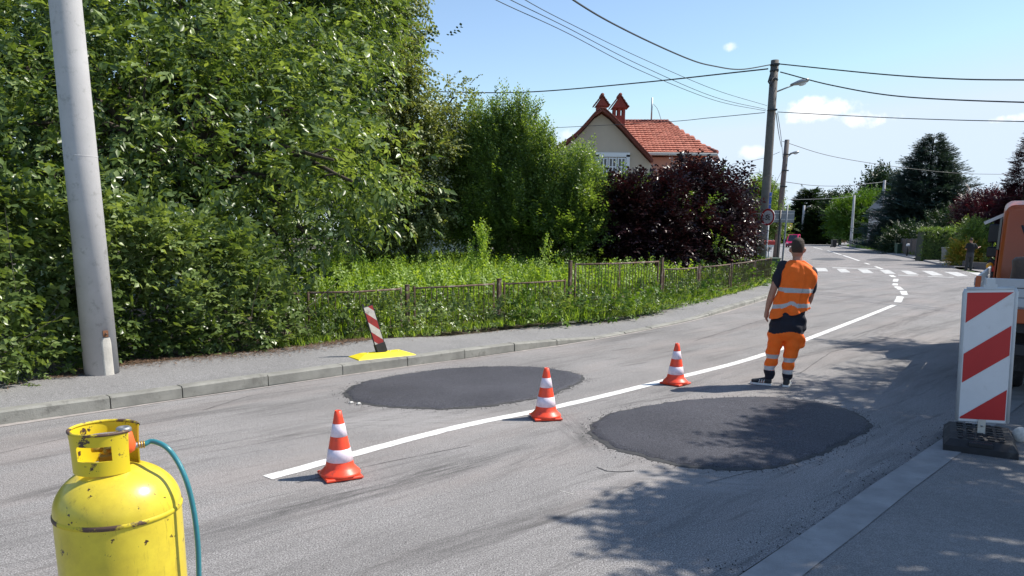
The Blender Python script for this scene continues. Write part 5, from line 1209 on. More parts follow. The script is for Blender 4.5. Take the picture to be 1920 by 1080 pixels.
g = P(1905, 822, 6.45); m = MB(); m.lathe([(0, -.07), (.035, -.065), (.06, -.03), (.065, .01), (.05, .05), (.02, .07), (0, .072)], 14); o = m.build('pale_stone', 'stone_pale', None, 'pale rounded stone lying against the right end of the black rubber base', 'stone'); o.location = (g[0] + .03, 6.45, .075); o.scale = (1, .8, 1)

# ------------------------------------------------------------------ people
def ell_loft(mb, rings, n=16):
    "rings: (x, y, z, rx, ry[, tilt]) horizontal ellipses"
    vs = []
    for r_ in rings:
        x, y, z, rx, ry = r_[:5]; tl = r_[5] if len(r_) > 5 else 0
        for k in range(n): a = k / n * 2 * math.pi; dx = rx * math.cos(a); vs.append((x + dx, y + ry * math.sin(a), z + dx * tl))
    N = len(rings); fs = [(i * n + k, i * n + (k + 1) % n, (i + 1) * n + (k + 1) % n, (i + 1) * n + k) for i in range(N - 1) for k in range(n)]
    fs += [tuple(range(n - 1, -1, -1)), tuple(range((N - 1) * n, N * n))]; mb.add(vs, fs)
def limb(mb, pts, rs, n=12):
    c = catmull(pts, 4); R_ = []
    for i in range(len(c)): t = i / 4; k = min(int(t), len(rs) - 2); R_.append(rs[k] + (rs[k + 1] - rs[k]) * (t - k))
    mb.tube(c, R_, n); 
    for p, r_ in ((c[0], R_[0]), (c[-1], R_[-1])): mb.lathe([(r_ * math.cos(a), r_ * math.sin(a)) for a in np.linspace(-1.5, 1.5, 7)], n, c=tuple(p))
def remeshed(name, mb, mats, parent, voxel, smooth=6, matfn=None, disp=None):
    o = mb.build(name + '_tmp', mats); md = o.modifiers.new('r', 'REMESH'); md.mode = 'VOXEL'; md.voxel_size = voxel; md.use_smooth_shade = True
    sm_ = o.modifiers.new('s', 'SMOOTH'); sm_.iterations = smooth; sm_.factor = .5
    bpy.context.view_layer.update(); ev = o.evaluated_get(bpy.context.evaluated_depsgraph_get()); me = bpy.data.meshes.new_from_object(ev); bpy.data.objects.remove(o)
    me.name = name; me.materials.clear()
    for x in (mats if isinstance(mats, (list, tuple)) else [mats]): me.materials.append(MAT[x])
    n = len(me.vertices); co = np.empty(n * 3, np.float32); me.vertices.foreach_get('co', co); co = co.reshape(-1, 3)
    if disp:
        no = np.empty(n * 3, np.float32); me.vertices.foreach_get('normal', no); co = co + no.reshape(-1, 3) * disp(co)[:, None]; me.vertices.foreach_set('co', co.reshape(-1).astype(np.float32)); me.update()
    if matfn:
        f = len(me.polygons); cc = np.empty(f * 3, np.float32); me.polygons.foreach_get('center', cc); me.polygons.foreach_set('material_index', matfn(cc.reshape(-1, 3)).astype(np.int32))
    else: me.polygons.foreach_set('material_index', np.zeros(len(me.polygons), np.int32))
    me.polygons.foreach_set('use_smooth', np.ones(len(me.polygons), bool)); return link_mesh(name, me, parent)
def hand(mb, w, d, side, pn, s=1):
    "palm and five bent fingers; w wrist, d pointing direction, side = +x towards the thumb, pn = palm normal"
    w, d, side, pn = Vector(w), Vector(d).normalized(), Vector(side).normalized(), Vector(pn).normalized()
    mb.tube([w - d * .02, w + d * .03 * s, w + d * .085 * s], [.024 * s, .031 * s, .030 * s], 10)
    for i, (off_, L) in enumerate(((.028, .068), (.010, .076), (-.009, .070), (-.027, .056))):
        b = w + d * .075 * s + side * off_ * s; mb.tube(catmull([b, b + d * L * .5 * s + pn * .006, b + d * L * .88 * s + pn * .028 * s], 3), [.0098 * s, .0095 * s, .009 * s, .009 * s, .0085 * s, .008 * s, .0065 * s], 7)
    b = w + d * .02 * s + side * .026 * s; mb.tube([b, b + (d * .7 + side * .6) * .035 * s, b + (d * .95 + side * .35) * .07 * s + pn * .012], [.013 * s, .0115 * s, .0085 * s], 7)

fx, fy = G(1457, 723)[0], G(1457, 723)[1]
wk = thing('person', 'worker in orange reflective vest and orange-navy trousers standing on the road, back turned', 'person', (fx, fy, .003), -math.atan2(fx, fy))
body = MB()
# torso, neck, head under the clothes
ell_loft(body, [(.06, 0, .70, .12, .10), (.065, 0, .80, .165, .12), (.075, 0, .92, .165, .115), (.10, 0, 1.05, .155, .11), (.13, 0, 1.2, .165, .115), (.145, 0, 1.34, .185, .11, -.1), (.14, .005, 1.43, .165, .09, -.17), (.13, .01, 1.475, .085, .07, -.1), (.122, .015, 1.50, .062, .062)])
limb(body, [(.124, .012, 1.47), (.120, .018, 1.53), (.118, .03, 1.58)], [.064, .058, .058])
ell_loft(body, [(.116, .052, 1.525, .030, .035), (.116, .042, 1.545, .052, .068), (.115, .035, 1.58, .066, .086), (.114, .03, 1.62, .073, .096), (.113, .024, 1.665, .077, .103), (.112, .02, 1.705, .075, .100), (.112, .018, 1.738, .064, .084), (.112, .018, 1.762, .042, .056), (.112, .018, 1.772, .014, .02)])
body.lathe([(0, -.02), (.014, -.012), (.016, 0), (.012, .014), (0, .022)], 8, c=(.114, .135, 1.628))      # nose
for sx in (-1, 1): ell_loft(body, [(.113 + sx * .079, .022, 1.60, .006, .012), (.113 + sx * .087, .020, 1.618, .012, .020), (.113 + sx * .090, .016, 1.64, .013, .024), (.113 + sx * .085, .016, 1.658, .008, .016)], 10)
body.tube([(.085, .118, 1.592), (.143, .118, 1.592)], .007, 6)   # lips
for sx in (-1, 1): body.lathe([(0, -.012), (.014, -.004), (.014, .006), (0, .012)], 8, c=(.114 + sx * .031, .118, 1.655))
ARML = [(-.045, 0, 1.435), (-.095, -.01, 1.30), (-.135, -.02, 1.155), (-.168, .0, 1.02), (-.192, .02, .905)]
ARMR = [(.295, 0, 1.375), (.305, .03, 1.23), (.305, .05, 1.09), (.27, .12, .98), (.225, .19, .92)]
limb(body, ARML, [.062, .054, .044, .041, .027]); limb(body, ARMR, [.062, .054, .044, .040, .027])
hand(body, ARML[-1], (-.04, .10, -1), (.25, .95, 0), (.9, -.2, -.1)); hand(body, ARMR[-1], (-.5, .7, -.5), (-.2, .4, .8), (-.6, -.6, 0))
LEGL = [(-.02, 0, .76), (-.052, .01, .60), (-.078, .02, .46), (-.100, .0, .28), (-.112, -.01, .10)]
LEGR = [(.14, 0, .76), (.140, .01, .60), (.132, .02, .46), (.118, .0, .28), (.105, -.01, .10)]
limb(body, LEGL, [.085, .075, .055, .048, .036]); limb(body, LEGR, [.085, .075, .055, .048, .036])
limb(body, [(-.112, -.01, .09), (-.15, -.02, .05), (-.20, -.03, .035)], [.034, .026, .018]); limb(body, [(.105, -.01, .09), (.11, .04, .05), (.12, .10, .035)], [.034, .026, .018])
remeshed('body', body, 'skin', wk, .0085, 3)
hr = MB(); ell_loft(hr, [(.115, -.008, 1.600, .060, .055), (.114, .004, 1.63, .0725, .080), (.113, .008, 1.665, .0785, .096), (.112, .008, 1.705, .0775, .097), (.112, .010, 1.742, .067, .086), (.112, .012, 1.766, .045, .058), (.112, .014, 1.777, .014, .02)], 24)
remeshed('hair', hr, 'hair', wk, .009, 3)
def fold(amp, sx, sz, ph=0): return lambda c: amp * (np.sin(c[:, 2] * sz + c[:, 0] * sx + ph + 2 * np.sin(c[:, 1] * 9)) * np.cos(c[:, 0] * sx * .6 - c[:, 2] * sz * .35) + .5 * np.sin(c[:, 0] * sx * 2.3 + c[:, 2] * sz * .8 + c[:, 1] * 20))
tr = MB()
ell_loft(tr, [(.055, .0, .56, .10, .10), (.062, 0, .62, .205, .135), (.068, 0, .70, .222, .150), (.070, 0, .80, .215, .148), (.078, 0, .90, .19, .135), (.085, 0, .96, .175, .125)])
limb(tr, [(-.035, 0, .74), (-.052, .0, .60), (-.072, .0, .46), (-.094, -.006, .30), (-.109, -.01, .115)], [.118, .112, .088, .078, .064], 16)
limb(tr, [(.160, 0, .74), (.158, .0, .60), (.138, .0, .46), (.118, -.006, .30), (.108, -.01, .115)], [.118, .118, .094, .076, .062], 16)
ell_loft(tr, [(.235, .0, .47, .035, .05), (.245, .0, .50, .045, .06), (.245, 0, .60, .04, .06), (.225, 0, .64, .02, .04)])
def trm(c):
    z = c[:, 2]; x = c[:, 0]; out = np.ones(len(z)); 
    hip = .655 + .02 * np.sin(x * 16) + .03 * np.abs(x - .06) * 2; out[z > hip] = 0                     # navy seat, orange legs
    dz = np.where(x > .02, -.030, .004)
    out[(z > .333 + dz) & (z < .380 + dz)] = 2; out[(z > .190 + dz) & (z < .238 + dz)] = 2; out[z < .186 + dz] = 0; return out
remeshed('trousers', tr, ['navy_fabric', 'orange_fabric', 'reflective_grey'], wk, .0085, 4, trm, fold(.0095, 14, 40))
sk = MB(); limb(sk, [(-.111, -.01, .16), (-.113, -.01, .09)], [.050, .046]); limb(sk, [(.106, -.01, .16), (.106, -.01, .09)], [.050, .046]); remeshed('socks', sk, 'navy_fabric', wk, .012, 2)
sh_ = MB(); ell_loft(sh_, [(.13, 0, 1.0, .17, .12), (.14, 0, 1.2, .18, .125), (.145, 0, 1.34, .20, .12, -.12), (.14, .005, 1.43, .178, .10, -.17), (.13, .01, 1.482, .095, .08, -.1)])
limb(sh_, [(-.025, 0, 1.43), (-.072, -.005, 1.34), (-.100, -.01, 1.24)], [.086, .076, .066]); limb(sh_, [(.285, 0, 1.37), (.300, .02, 1.27), (.307, .035, 1.17)], [.080, .072, .066])
remeshed('t_shirt', sh_, 'navy_fabric', wk, .010, 4, None, fold(.006, 16, 30))
# vest: open sleeveless shell with hem dipping at the left
VR = [(.070, .00, .855, .232, .165, 0), (.073, .0, .90, .228, .162, .03), (.080, 0, .98, .218, .155, .04), (.095, 0, 1.06, .210, .150, .02), (.118, 0, 1.14, .203, .146, 0), (.140, 0, 1.22, .202, .144, -.04), (.152, 0, 1.30, .207, .144, -.08), (.153, 0, 1.37, .216, .138, -.13), (.150, .0, 1.425, .205, .122, -.17), (.142, .003, 1.462, .165, .105, -.15), (.132, .008, 1.492, .112, .09, -.10), (.126, .01, 1.512, .080, .078, -.04)]
def vest_fn(s, t):
    k = t * (len(VR) - 1); i = min(int(k), len(VR) - 2); f = k - i; r_ = [a + (b - a) * f for a, b in zip(VR[i], VR[i + 1])]; a = s * 2 * math.pi
    ca, sa = math.cos(a), math.sin(a); ca2 = math.copysign(abs(ca) ** .82, ca); sa2 = math.copysign(abs(sa) ** .82, sa)
    z = r_[2] + r_[3] * ca2 * r_[5]; fl = max(0, 1 - t * 1.5)
    x = r_[0] + r_[3] * ca2; xr = ca2
    if t < .35:   # hem line: low at the left corner, high notch near the middle, higher at the right
        w = (1 - t / .35); z += w * (-.045 * max(0, -xr) + .085 * max(0, xr) + .035 * math.exp(-((xr + .15) / .22) ** 2) * (sa < 0))
    wr = .007 * math.sin(a * 9 + t * 5) * (fl + .25) + .006 * math.sin(a * 5 + t * 17) + .005 * math.sin(z * 34 + x * 22) * (.5 + fl)
    g = math.exp(-((xr - .12 - .35 * (1 - t)) / .07) ** 2) * .018 * (sa < 0) * math.sin(math.pi * min(1, max(0, t * 1.15)))     # long diagonal crease down the back
    nz_ = mnoise.noise(Vector((x * 7, sa * 1.5, z * 4.5))) * .030 + mnoise.noise(Vector((x * 16, sa * 3, z * 9))) * .014; g += nz_ * (1 - .5 * t)
    y = r_[1] + (r_[4] + wr + g) * sa2; return (x + wr * ca2, y, z)
m = MB(); m.smooth = True; nu, nv = 120, 84; m.grid(lambda s, t: vest_fn(s, t), nu, nv, closed=True)
me = m.mesh('vest', ['orange_fabric', 'reflective_grey']); 
for p in me.polygons:
    c = p.center; sl_ = (-.04 * math.exp(-((c.x - .06) / .09) ** 2) if c.y < 0 else 0)
    b1 = 1.165 - .025 * (c.x - .1); b2 = .985 + .10 * abs(c.x - .08) * (-1 if c.x < .08 else .2) + .035 * math.exp(-((c.x - .09) / .05) ** 2)
    if abs(c.z - b1) < .024 or abs(c.z - b2) < .024: p.material_index = 1
vo = link_mesh('vest', me, wk); sd = vo.modifiers.new('thick', 'SOLIDIFY'); sd.thickness = .005; sd.offset = -1
# shoes with white stripes
wk.scale = (.95, .95, 1)
def shoe(x, y, ang_, parent):
    m = MB(); R_ = Matrix.Rotation(ang_, 3, 'Z')
    ell_loft(m, [(0, .0, .020, .038, .05), (0, .005, .05, .039, .05), (0, 0, .085, .037, .045), (0, -.005, .108, .034, .04)])
    prof = [(-.045, .034, .05), (0, .038, .085), (.05, .040, .075), (.11, .044, .058), (.17, .042, .047), (.205, .028, .040)]
    vs = []; n = 12
    for (yy, w, h) in prof:
        for k in range(n): a = k / n * 6.2832; vs.append((math.cos(a) * w, yy, .018 + (h - .0) * .5 + math.sin(a) * h * .5))
    m.add(vs, [(i * n + k, i * n + (k + 1) % n, (i + 1) * n + (k + 1) % n, (i + 1) * n + k) for i in range(len(prof) - 1) for k in range(n)] + [tuple(range(n)), tuple(range(len(prof) * n - 1, len(prof) * n - n - 1, -1))])
    m.v = [tuple(R_ @ Vector(v) + Vector((x, y, 0))) for v in m.v]; s = remeshed('shoe', m, 'shoe_dark', parent, .007, 3)
    m = MB(); pl = [(-.05, .036), (0, .041), (.06, .043), (.12, .048), (.18, .045), (.215, .025), (.22, 0)]; poly = [(w, yy) for yy, w in pl] + [(-w, yy) for yy, w in reversed(pl[:-1])]
    m.prism(poly, 0, .022); m.v = [tuple(R_ @ Vector(v) + Vector((x, y, 0))) for v in m.v]; recalc(m.build('sole', 'shoe_white', s))
    for sx in (-1, 1):
        for k in range(3):
            m = MB(); m.tube([(sx * .041, .05 + k * .028, .028), (sx * .036, .04 + k * .028, .066)], .0055, 5); m.v = [tuple(R_ @ Vector(v) + Vector((x, y, 0))) for v in m.v]; m.build('stripe', 'shoe_white', s)
shoe(-.115, -.012, 1.45, wk); shoe(.106, -.02, -.12, wk)

def far_person(u, v, Y, label):
    g = P(u, v, Y); o = thing('person', label, 'person', (g[0], Y, .01), -math.atan2(g[0], Y) + .3); m = MB()
    ell_loft(m, [(0, 0, .80, .15, .11), (0, 0, .95, .165, .115), (.01, 0, 1.1, .16, .11), (.01, 0, 1.3, .19, .12), (0, 0, 1.43, .16, .09), (0, 0, 1.48, .06, .06)])
    limb(m, [(0, .0, 1.45), (-.01, .01, 1.56)], [.06, .055]); ell_loft(m, [(-.02, .04, 1.53, .04, .05), (-.02, .03, 1.58, .066, .085), (-.02, .02, 1.66, .077, .10), (-.02, .02, 1.73, .055, .07), (-.02, .02, 1.755, .015, .02)])
    limb(m, [(-.17, 0, 1.40), (-.24, -.02, 1.2), (-.12, .18, 1.12)], [.058, .048, .03]); limb(m, [(.18, 0, 1.40), (.30, .0, 1.24), (.42, .14, 1.26)], [.058, .048, .03]); hand(m, (.42, .14, 1.26), (1, .3, .3), (0, 0, 1), (0, -1, 0)); hand(m, (-.12, .18, 1.12), (1, .2, 0), (0, 0, 1), (0, -1, 0))
    limb(m, [(-.09, 0, .8), (-.1, .01, .46), (-.11, 0, .08)], [.085, .055, .04]); limb(m, [(.09, 0, .8), (.1, .01, .46), (.12, 0, .08)], [.085, .055, .04])
    remeshed('body', m, 'skin', o, .016, 2)
    m = MB(); ell_loft(m, [(0, 0, .98, .19, .14), (.01, 0, 1.1, .18, .13), (.01, 0, 1.3, .21, .14), (0, 0, 1.44, .18, .11), (0, 0, 1.5, .07, .07)]); limb(m, [(-.16, 0, 1.41), (-.23, -.02, 1.24)], [.08, .07]); limb(m, [(.17, 0, 1.41), (.29, 0, 1.25)], [.08, .068]); remeshed('t_shirt', m, 'black_fabric', o, .016, 2)
    m = MB(); ell_loft(m, [(0, 0, .72, .19, .14), (0, 0, .85, .20, .15), (0, 0, 1.0, .18, .14)]); limb(m, [(-.09, 0, .82), (-.1, .01, .46), (-.11, 0, .1)], [.115, .09, .075]); limb(m, [(.09, 0, .82), (.1, .01, .46), (.12, 0, .1)], [.115, .09, .075]); remeshed('trousers', m, 'shoe_dark', o, .016, 2)
    m = MB(); ell_loft(m, [(-.02, -.01, 1.62, .075, .09), (-.02, 0, 1.70, .08, .10), (-.02, .01, 1.76, .05, .065), (-.02, .01, 1.775, .015, .02)]); remeshed('hair', m, 'hair', o, .014, 2)
    for x in (-.11, .12): m = MB(); ell_loft(m, [(x, .05, 0, .05, .13), (x, .05, .05, .05, .12), (x, .0, .11, .04, .06)]); m.build('shoe', 'shoe_dark', o)
far_person(1815, 508, 41.3, 'distant person in black shirt and dark trousers standing at the end of the crossing')

# ------------------------------------------------------------------ flatbed truck at the right
tk = thing('flatbed_truck', 'orange flatbed truck with pale tailgate boards parked along the road behind the striped barrier board', 'truck', (4.95, 8.05, .01), math.radians(-34))
W_ = 2.1; Lb = 4.1
for k, z in enumerate((1.125, 1.225, 1.325)): m = MB(); m.box((W_ / 2 + .02, 0, z), (W_ - .12, .035, .092), bev=.006); m.build('tailgate_board', 'truck_board', tk)
for x in (.0, W_): m = MB(); m.box((x + (.025 if x == 0 else -.025), 0, 1.16), (.05, .06, .46), bev=.006); m.build('corner_post', 'truck_orange', tk)
m = MB(); m.box((W_ / 2, .02, .985), (W_, .07, .15), bev=.008); m.build('rear_beam', 'truck_orange', tk)
for x in (0, W_):
    for z in (1.125, 1.225, 1.325): m = MB(); m.box((x, Lb / 2 + .04, z), (.03, Lb - .05, .092), bev=.006); m.build('side_board', 'truck_board', tk)
m = MB(); m.box((W_ / 2, Lb / 2 + .03, 1.035), (W_ - .02, Lb, .05)); m.build('bed_floor', 'fence_grey', tk)
m = MB(); m.box((.65, Lb / 2 + .6, .8), (.09, 5.3, .2)); m.box((1.45, Lb / 2 + .6, .8), (.09, 5.3, .2))
for y in (.15, 1.1, 2.2, 3.3): m.box((W_ / 2, y, .86), (W_ - .1, .08, .12))
m.build('chassis', 'black_metal', tk)
m = MB(); m.box((W_ / 2, .12, .62), (W_ - .1, .07, .13), bev=.01); m.build('rear_bumper', 'black_metal', tk)
for x in (.33, W_ - .33): m = MB(); m.box((x, .55, .56), (.44, .02, .46)); m.build('mudflap', 'black_rubber', tk)
text('IVECO', .085, tk, (.30, .535, .70), (math.pi / 2, 0, 0), 'sign_white', 'lettering')
for x in (.14, W_ - .14): m = MB(); m.box((x, .07, .80), (.2, .05, .09), bev=.008); m.build('tail_light', 'lamp_red', tk)
def wheel(parent, x, y, r, w, name='wheel', hub='gal_steel', rz=0):
    m = MB(); m.lathe([(r * .55, -w / 2), (r * .9, -w / 2), (r, -w / 2 + .03), (r, w / 2 - .03), (r * .9, w / 2), (r * .55, w / 2)], 28); R_ = Matrix.Rotation(math.pi / 2, 3, 'Y'); m.v = [tuple(R_ @ Vector(v)) for v in m.v]; o = m.build(name, 'black_rubber', parent); o.location = (x, y, r)
    m = MB(); m.lathe([(0, -w * .42), (r * .2, -w * .46), (r * .25, -w * .38), (r * .5, -w * .3), (r * .56, -w * .5), (r * .56, w * .5), (r * .5, w * .3), (r * .25, w * .38), (r * .2, w * .46), (0, w * .42)], 24); m.v = [tuple(R_ @ Vector(v)) for v in m.v]; m.build('rim', hub, o); return o
for x in (.24, .46, W_ - .24, W_ - .46): wheel(tk, x, 1.5, .38, .2)
for x in (.25, W_ - .25): wheel(tk, x, 4.9, .38, .22)
# cab (rounded shell), rear window, doors, windscreen, lamps, mirrors
def cabloft(s, t): pass
cy0, cy1 = 4.3, 6.15; m = MB(); sec = []
prof = [(cy0, 2.33), (cy0 + .12, 2.40), (cy0 + .9, 2.44), (cy1 - .55, 2.36), (cy1 - .12, 1.55), (cy1, 1.15), (cy1 + .02, .62), (cy0, .62)]
def rr_rect(x0, x1, z0, z1, r, n=4):
    out = []
    for cx2, cz2, a0 in ((x1 - r, z1 - r, 0), (x0 + r, z1 - r, 90), (x0 + r * .3, z0 + r * .3, 180), (x1 - r * .3, z0 + r * .3, 270)):
        rad = r if cz2 > (z0 + z1) / 2 else r * .3
        for k in range(n + 1): a = math.radians(a0 + 90 * k / n); out.append((cx2 + rad * math.cos(a), cz2 + rad * math.sin(a)))
    return out
secs = [(cy0, .10, 2.28), (cy0 + .05, .06, 2.34), (cy0 + .5, .03, 2.42), (cy1 - .75, .03, 2.40), (cy1 - .45, .06, 2.1), (cy1 - .15, .06, 1.55), (cy1 - .02, .08, 1.2), (cy1 + .02, .1, 1.05)]
vs = []; n = 20
for y, ins, zt_ in secs: vs += [(x, y, z) for x, z in rr_rect(ins + .03, W_ - ins, .62, zt_ - .06, .12)]
m.smooth = True; m.add(vs, [(i * n + k, i * n + (k + 1) % n, (i + 1) * n + (k + 1) % n, (i + 1) * n + k) for i in range(len(secs) - 1) for k in range(n)] + [tuple(range(n)), tuple(range(len(secs) * n - 1, len(secs) * n - n - 1, -1))]); cab = auto_smooth_edges(recalc(m.build('cab', 'truck_orange', tk)), 35)
m = MB(); m.box((W_ / 2 + .08, cy0 - .012, 1.86), (1.15, .03, .44), bev=.01); m.build('rear_window', 'glass_dark', cab); 
m = MB()
for a, b in (((.55, 1.64), (1.71, 1.64)), ((.55, 2.08), (1.71, 2.08)), ((.55, 1.64), (.55, 2.08)), ((1.71, 1.64), (1.71, 2.08))): m.tube([(a[0], cy0 - .02, a[1]), (b[0], cy0 - .02, b[1])], .022, 6)
m.build('window_seal', 'black_rubber', cab)
for x in (.04, W_ - .02): m = MB(); m.box((x, cy0 + .85, 1.85), (.03, .85, .5), bev=.01); m.build('side_window', 'glass_dark', cab); m = MB(); m.box((x, cy0 + .85, 1.25), (.02, .95, .7)); d_ = m.build('door', 'truck_orange', cab)
ax = Matrix.Rotation(-math.atan2(.38, .75), 3, 'X'); m = MB(); m.box((W_ / 2, cy1 - .38, 1.88), (W_ - .35, .03, .75), ax=ax); m.build('windscreen', 'glass_dark', cab)
for x in (.3, W_ - .3): m = MB(); m.box((x, cy1 + .03, .9), (.3, .05, .16), bev=.02); m.build('headlight', 'lamp_glass', cab)
# left mirror cluster, seen past the cab
mi = MB(); mi.tube([(.12, cy0 + 1.0, 2.05), (-.06, cy0 + 1.0, 2.12), (-.06, cy0 + 1.0, 1.9)], .014, 6); mi.tube([(.12, cy0 + 1.0, 1.35), (-.05, cy0 + 1.0, 1.45), (-.05, cy0 + 1.0, 1.8)], .014, 6); mi.build('mirror_arm', 'black_metal', tk)
mi = MB(); mi.box((-.05, cy0 + 1.0, 1.86), (.15, .08, .30), bev=.02); mo = mi.build('mirror', 'black_metal', tk); mi = MB(); mi.box((-.05, cy0 + 1.0, 1.56), (.14, .08, .17), bev=.02); mi.build('mirror', 'black_metal', tk)
mi = MB(); mi.box((-.05, cy0 + .9, 2.1), (.34, .05, .05), ax=Matrix.Rotation(math.radians(-28), 3, 'Y')); mi.build('mirror_visor', 'sign_white', tk)
mi = MB(); mi.box((.0, cy0 + 1.15, 1.28), (.2, .12, .3), bev=.03); mi.build('wheel_arch', 'black_metal', tk); mi = MB(); mi.lathe([(0, -.06), (.045, -.045), (.055, 0), (.04, .045), (0, .06)], 12, c=(-.05, cy0 + 1.0, 1.33)); mi.build('indicator', 'lamp_amber', tk); mi = MB(); mi.box((.02, cy0 + 1.0, 1.29), (.08, .06, .09), bev=.01); mi.build('indicator', 'lamp_red', tk)
# machine standing on the bed
def tl(x, y, z): return tk.matrix_basis @ Vector((x, y, z)) if False else (Matrix.Rotation(math.radians(-34), 3, 'Z') @ Vector((x, y, z)) + Vector((4.95, 8.05, .01)))
q = tl(.95, 3.2, 1.06)
mc = thing('compressor', 'dark wheeled motor compressor loaded on the truck bed against the orange cab', 'compressor', tuple(q), math.radians(-34))
m = MB(); m.box((.25, .1, .62), (.95, .7, .42), bev=.05); m.build('engine_cover', 'engine_blue', mc)
m = MB(); m.box((.2, .05, .34), (.8, .6, .2), bev=.02); m.tube([(-.35, -.1, .85), (-.5, -.15, .8), (-.55, -.2, .62)], .02, 8); m.tube([(-.2, -.3, .35), (-.5, -.3, .6), (-.62, -.3, .9)], .016, 6); m.tube([(.2, 0, .8), (.2, 0, 1.0), (.3, 0, 1.02)], .03, 8); m.build('frame', 'black_metal', mc)
m = MB()
for k in range(6): m.box((-.1 + k * .13, -.27, .6), (.05, .03, .3), bev=.01)
m.build('cooling_fins', 'black_metal', mc)
for y in (-.36, .42): w_ = wheel(mc, .12, y, .25, .12, 'wheel', 'brass'); w_.rotation_euler = (0, 0, math.pi / 2)
m = MB(); m.lathe([(.0, 0), (.15, .01), (.17, .12), (.15, .32), (.17, .42), (.12, .47), (0, .48)], 14, c=(-.55, -.05, 0), sx=.8); ob = m.build('canvas_bag', 'brown_leather', None, 'limp brown canvas bag standing on the truck bed left of the compressor', 'bag'); ob.location = q; ob.rotation_euler = (0, 0, math.radians(-34))

# ------------------------------------------------------------------ far vehicles
def small_car(name, label, cat, g, rz, L, Wd, Hh, mat, van=False, group=None):
    o = thing(name, label, cat, g, rz, group); m = MB(); hb = Hh * (.5 if not van else .42)
    if van: pr = [(-L / 2, .35, .9), (-L / 2, hb, 1), (-L / 2 + .25, Hh * .82, .92), (-L / 2 + .55, Hh * .97, .86), (0, Hh, .86), (L / 2 - .25, Hh * .97, .86), (L / 2, Hh * .8, .9)]
    secs = [(-L / 2, .35, hb * .85), (-L / 2 + .12, .25, hb), (-L * .2, .22, hb * 1.08), (L * .3, .22, hb * 1.08), (L / 2 - .1, .25, hb * 1.0), (L / 2, .35, hb * .85)]
    vs = []
    for y, z0_, z1_ in secs: w = Wd / 2 * (1 if abs(y) < L / 2 - .05 else .9); vs += [(-w, y, z0_), (w, y, z0_), (w, y, z1_ - .08), (w * .93, y, z1_), (-w * .93, y, z1_), (-w, y, z1_ - .08)]
    n = 6; m.add(vs, [(i * n + k, i * n + (k + 1) % n, (i + 1) * n + (k + 1) % n, (i + 1) * n + k) for i in range(5) for k in range(n)] + [tuple(range(n)), tuple(range(6 * n - 1, 5 * n - 1, -1))]); recalc(m.build('body', mat, o))
    y0, y1, y2, y3 = (-L * .40, -L * .22, L * .40, L * .47) if van else (-L * .22, -L * .05, L * .22, L * .38)
    m = MB(); w0_, w1_ = Wd / 2 * .93, Wd / 2 * .78; m.add([(-w0_, y0, hb), (w0_, y0, hb), (w0_, y3, hb), (-w0_, y3, hb), (-w1_, y1, Hh), (w1_, y1, Hh), (w1_, y2, Hh), (-w1_, y2, Hh)], [(0, 1, 5, 4), (1, 2, 6, 5), (2, 3, 7, 6), (3, 0, 4, 7), (4, 5, 6, 7)]); recalc(m.build('cabin', mat, o))
    def quad(nm, a, b, c, d, mt, off_=(0, 0, 0)): m = MB(); m.add([tuple(Vector(p) + Vector(off_)) for p in (a, b, c, d)], [(0, 1, 2, 3)]); m.build(nm, mt, o)
    f = .12; lerp = lambda a, b, t: tuple(Vector(a).lerp(Vector(b), t))
    A, B_, C_, D_ = (-w0_, y0, hb), (w0_, y0, hb), (w1_, y1, Hh), (-w1_, y1, Hh); quad('windscreen', lerp(lerp(A, C_, .1), B_, .02), lerp(lerp(B_, D_, .1), A, .02), lerp(C_, A, .1), lerp(D_, B_, .1), 'glass_dark', (0, -.012, .012))
    for sx in (-1, 1):
        A, B_, C_, D_ = (sx * w0_, y0, hb), (sx * w0_, y3, hb), (sx * w1_, y2, Hh), (sx * w1_, y1, Hh); quad('side_window', lerp(A, C_, .12), lerp(B_, D_, .12), lerp(C_, A, .12), lerp(D_, B_, .12), 'glass_dark', (sx * .012, 0, 0))
    for x in (-Wd * .36, Wd * .36): m = MB(); m.box((x, -L / 2 - .0, hb * .78), (.3, .06, .16), bev=.02); m.build('headlight', 'lamp_glass', o)
    m = MB(); m.box((0, -L / 2, .42), (Wd * .85, .08, .2)); m.build('bumper', 'black_metal', o); m = MB(); m.box((0, -L / 2 - .01, hb * .75), (Wd * .4, .05, .12)); m.build('grille', 'black_metal', o)
    for x in (-Wd / 2 + .1, Wd / 2 - .1):
        for y in (-L * .32, L * .3): wheel(o, x, y, .32, .2)
    return o
def far_place(u, v, Y): q = P(u, v, Y); return (q[0], Y, 0)
small_car('van', 'bright pink van driving towards the viewer on the far road', 'van', far_place(1488, 452, 118), math.radians(-32) + .1, 4.6, 1.85, 2.0, 'van_pink', True)
small_car('parked_car', 'black car parked far off under the dark conifer, right of the pink van', 'car', far_place(1510, 447, 165), math.radians(-70), 4.4, 1.8, 1.45, 'car_black', group='far parked cars')
small_car('parked_car', 'dark silver car parked far off at the left foot of the pink building', 'car', far_place(1524, 447, 172), math.radians(-80), 4.3, 1.8, 1.45, 'car_silver', group='far parked cars')

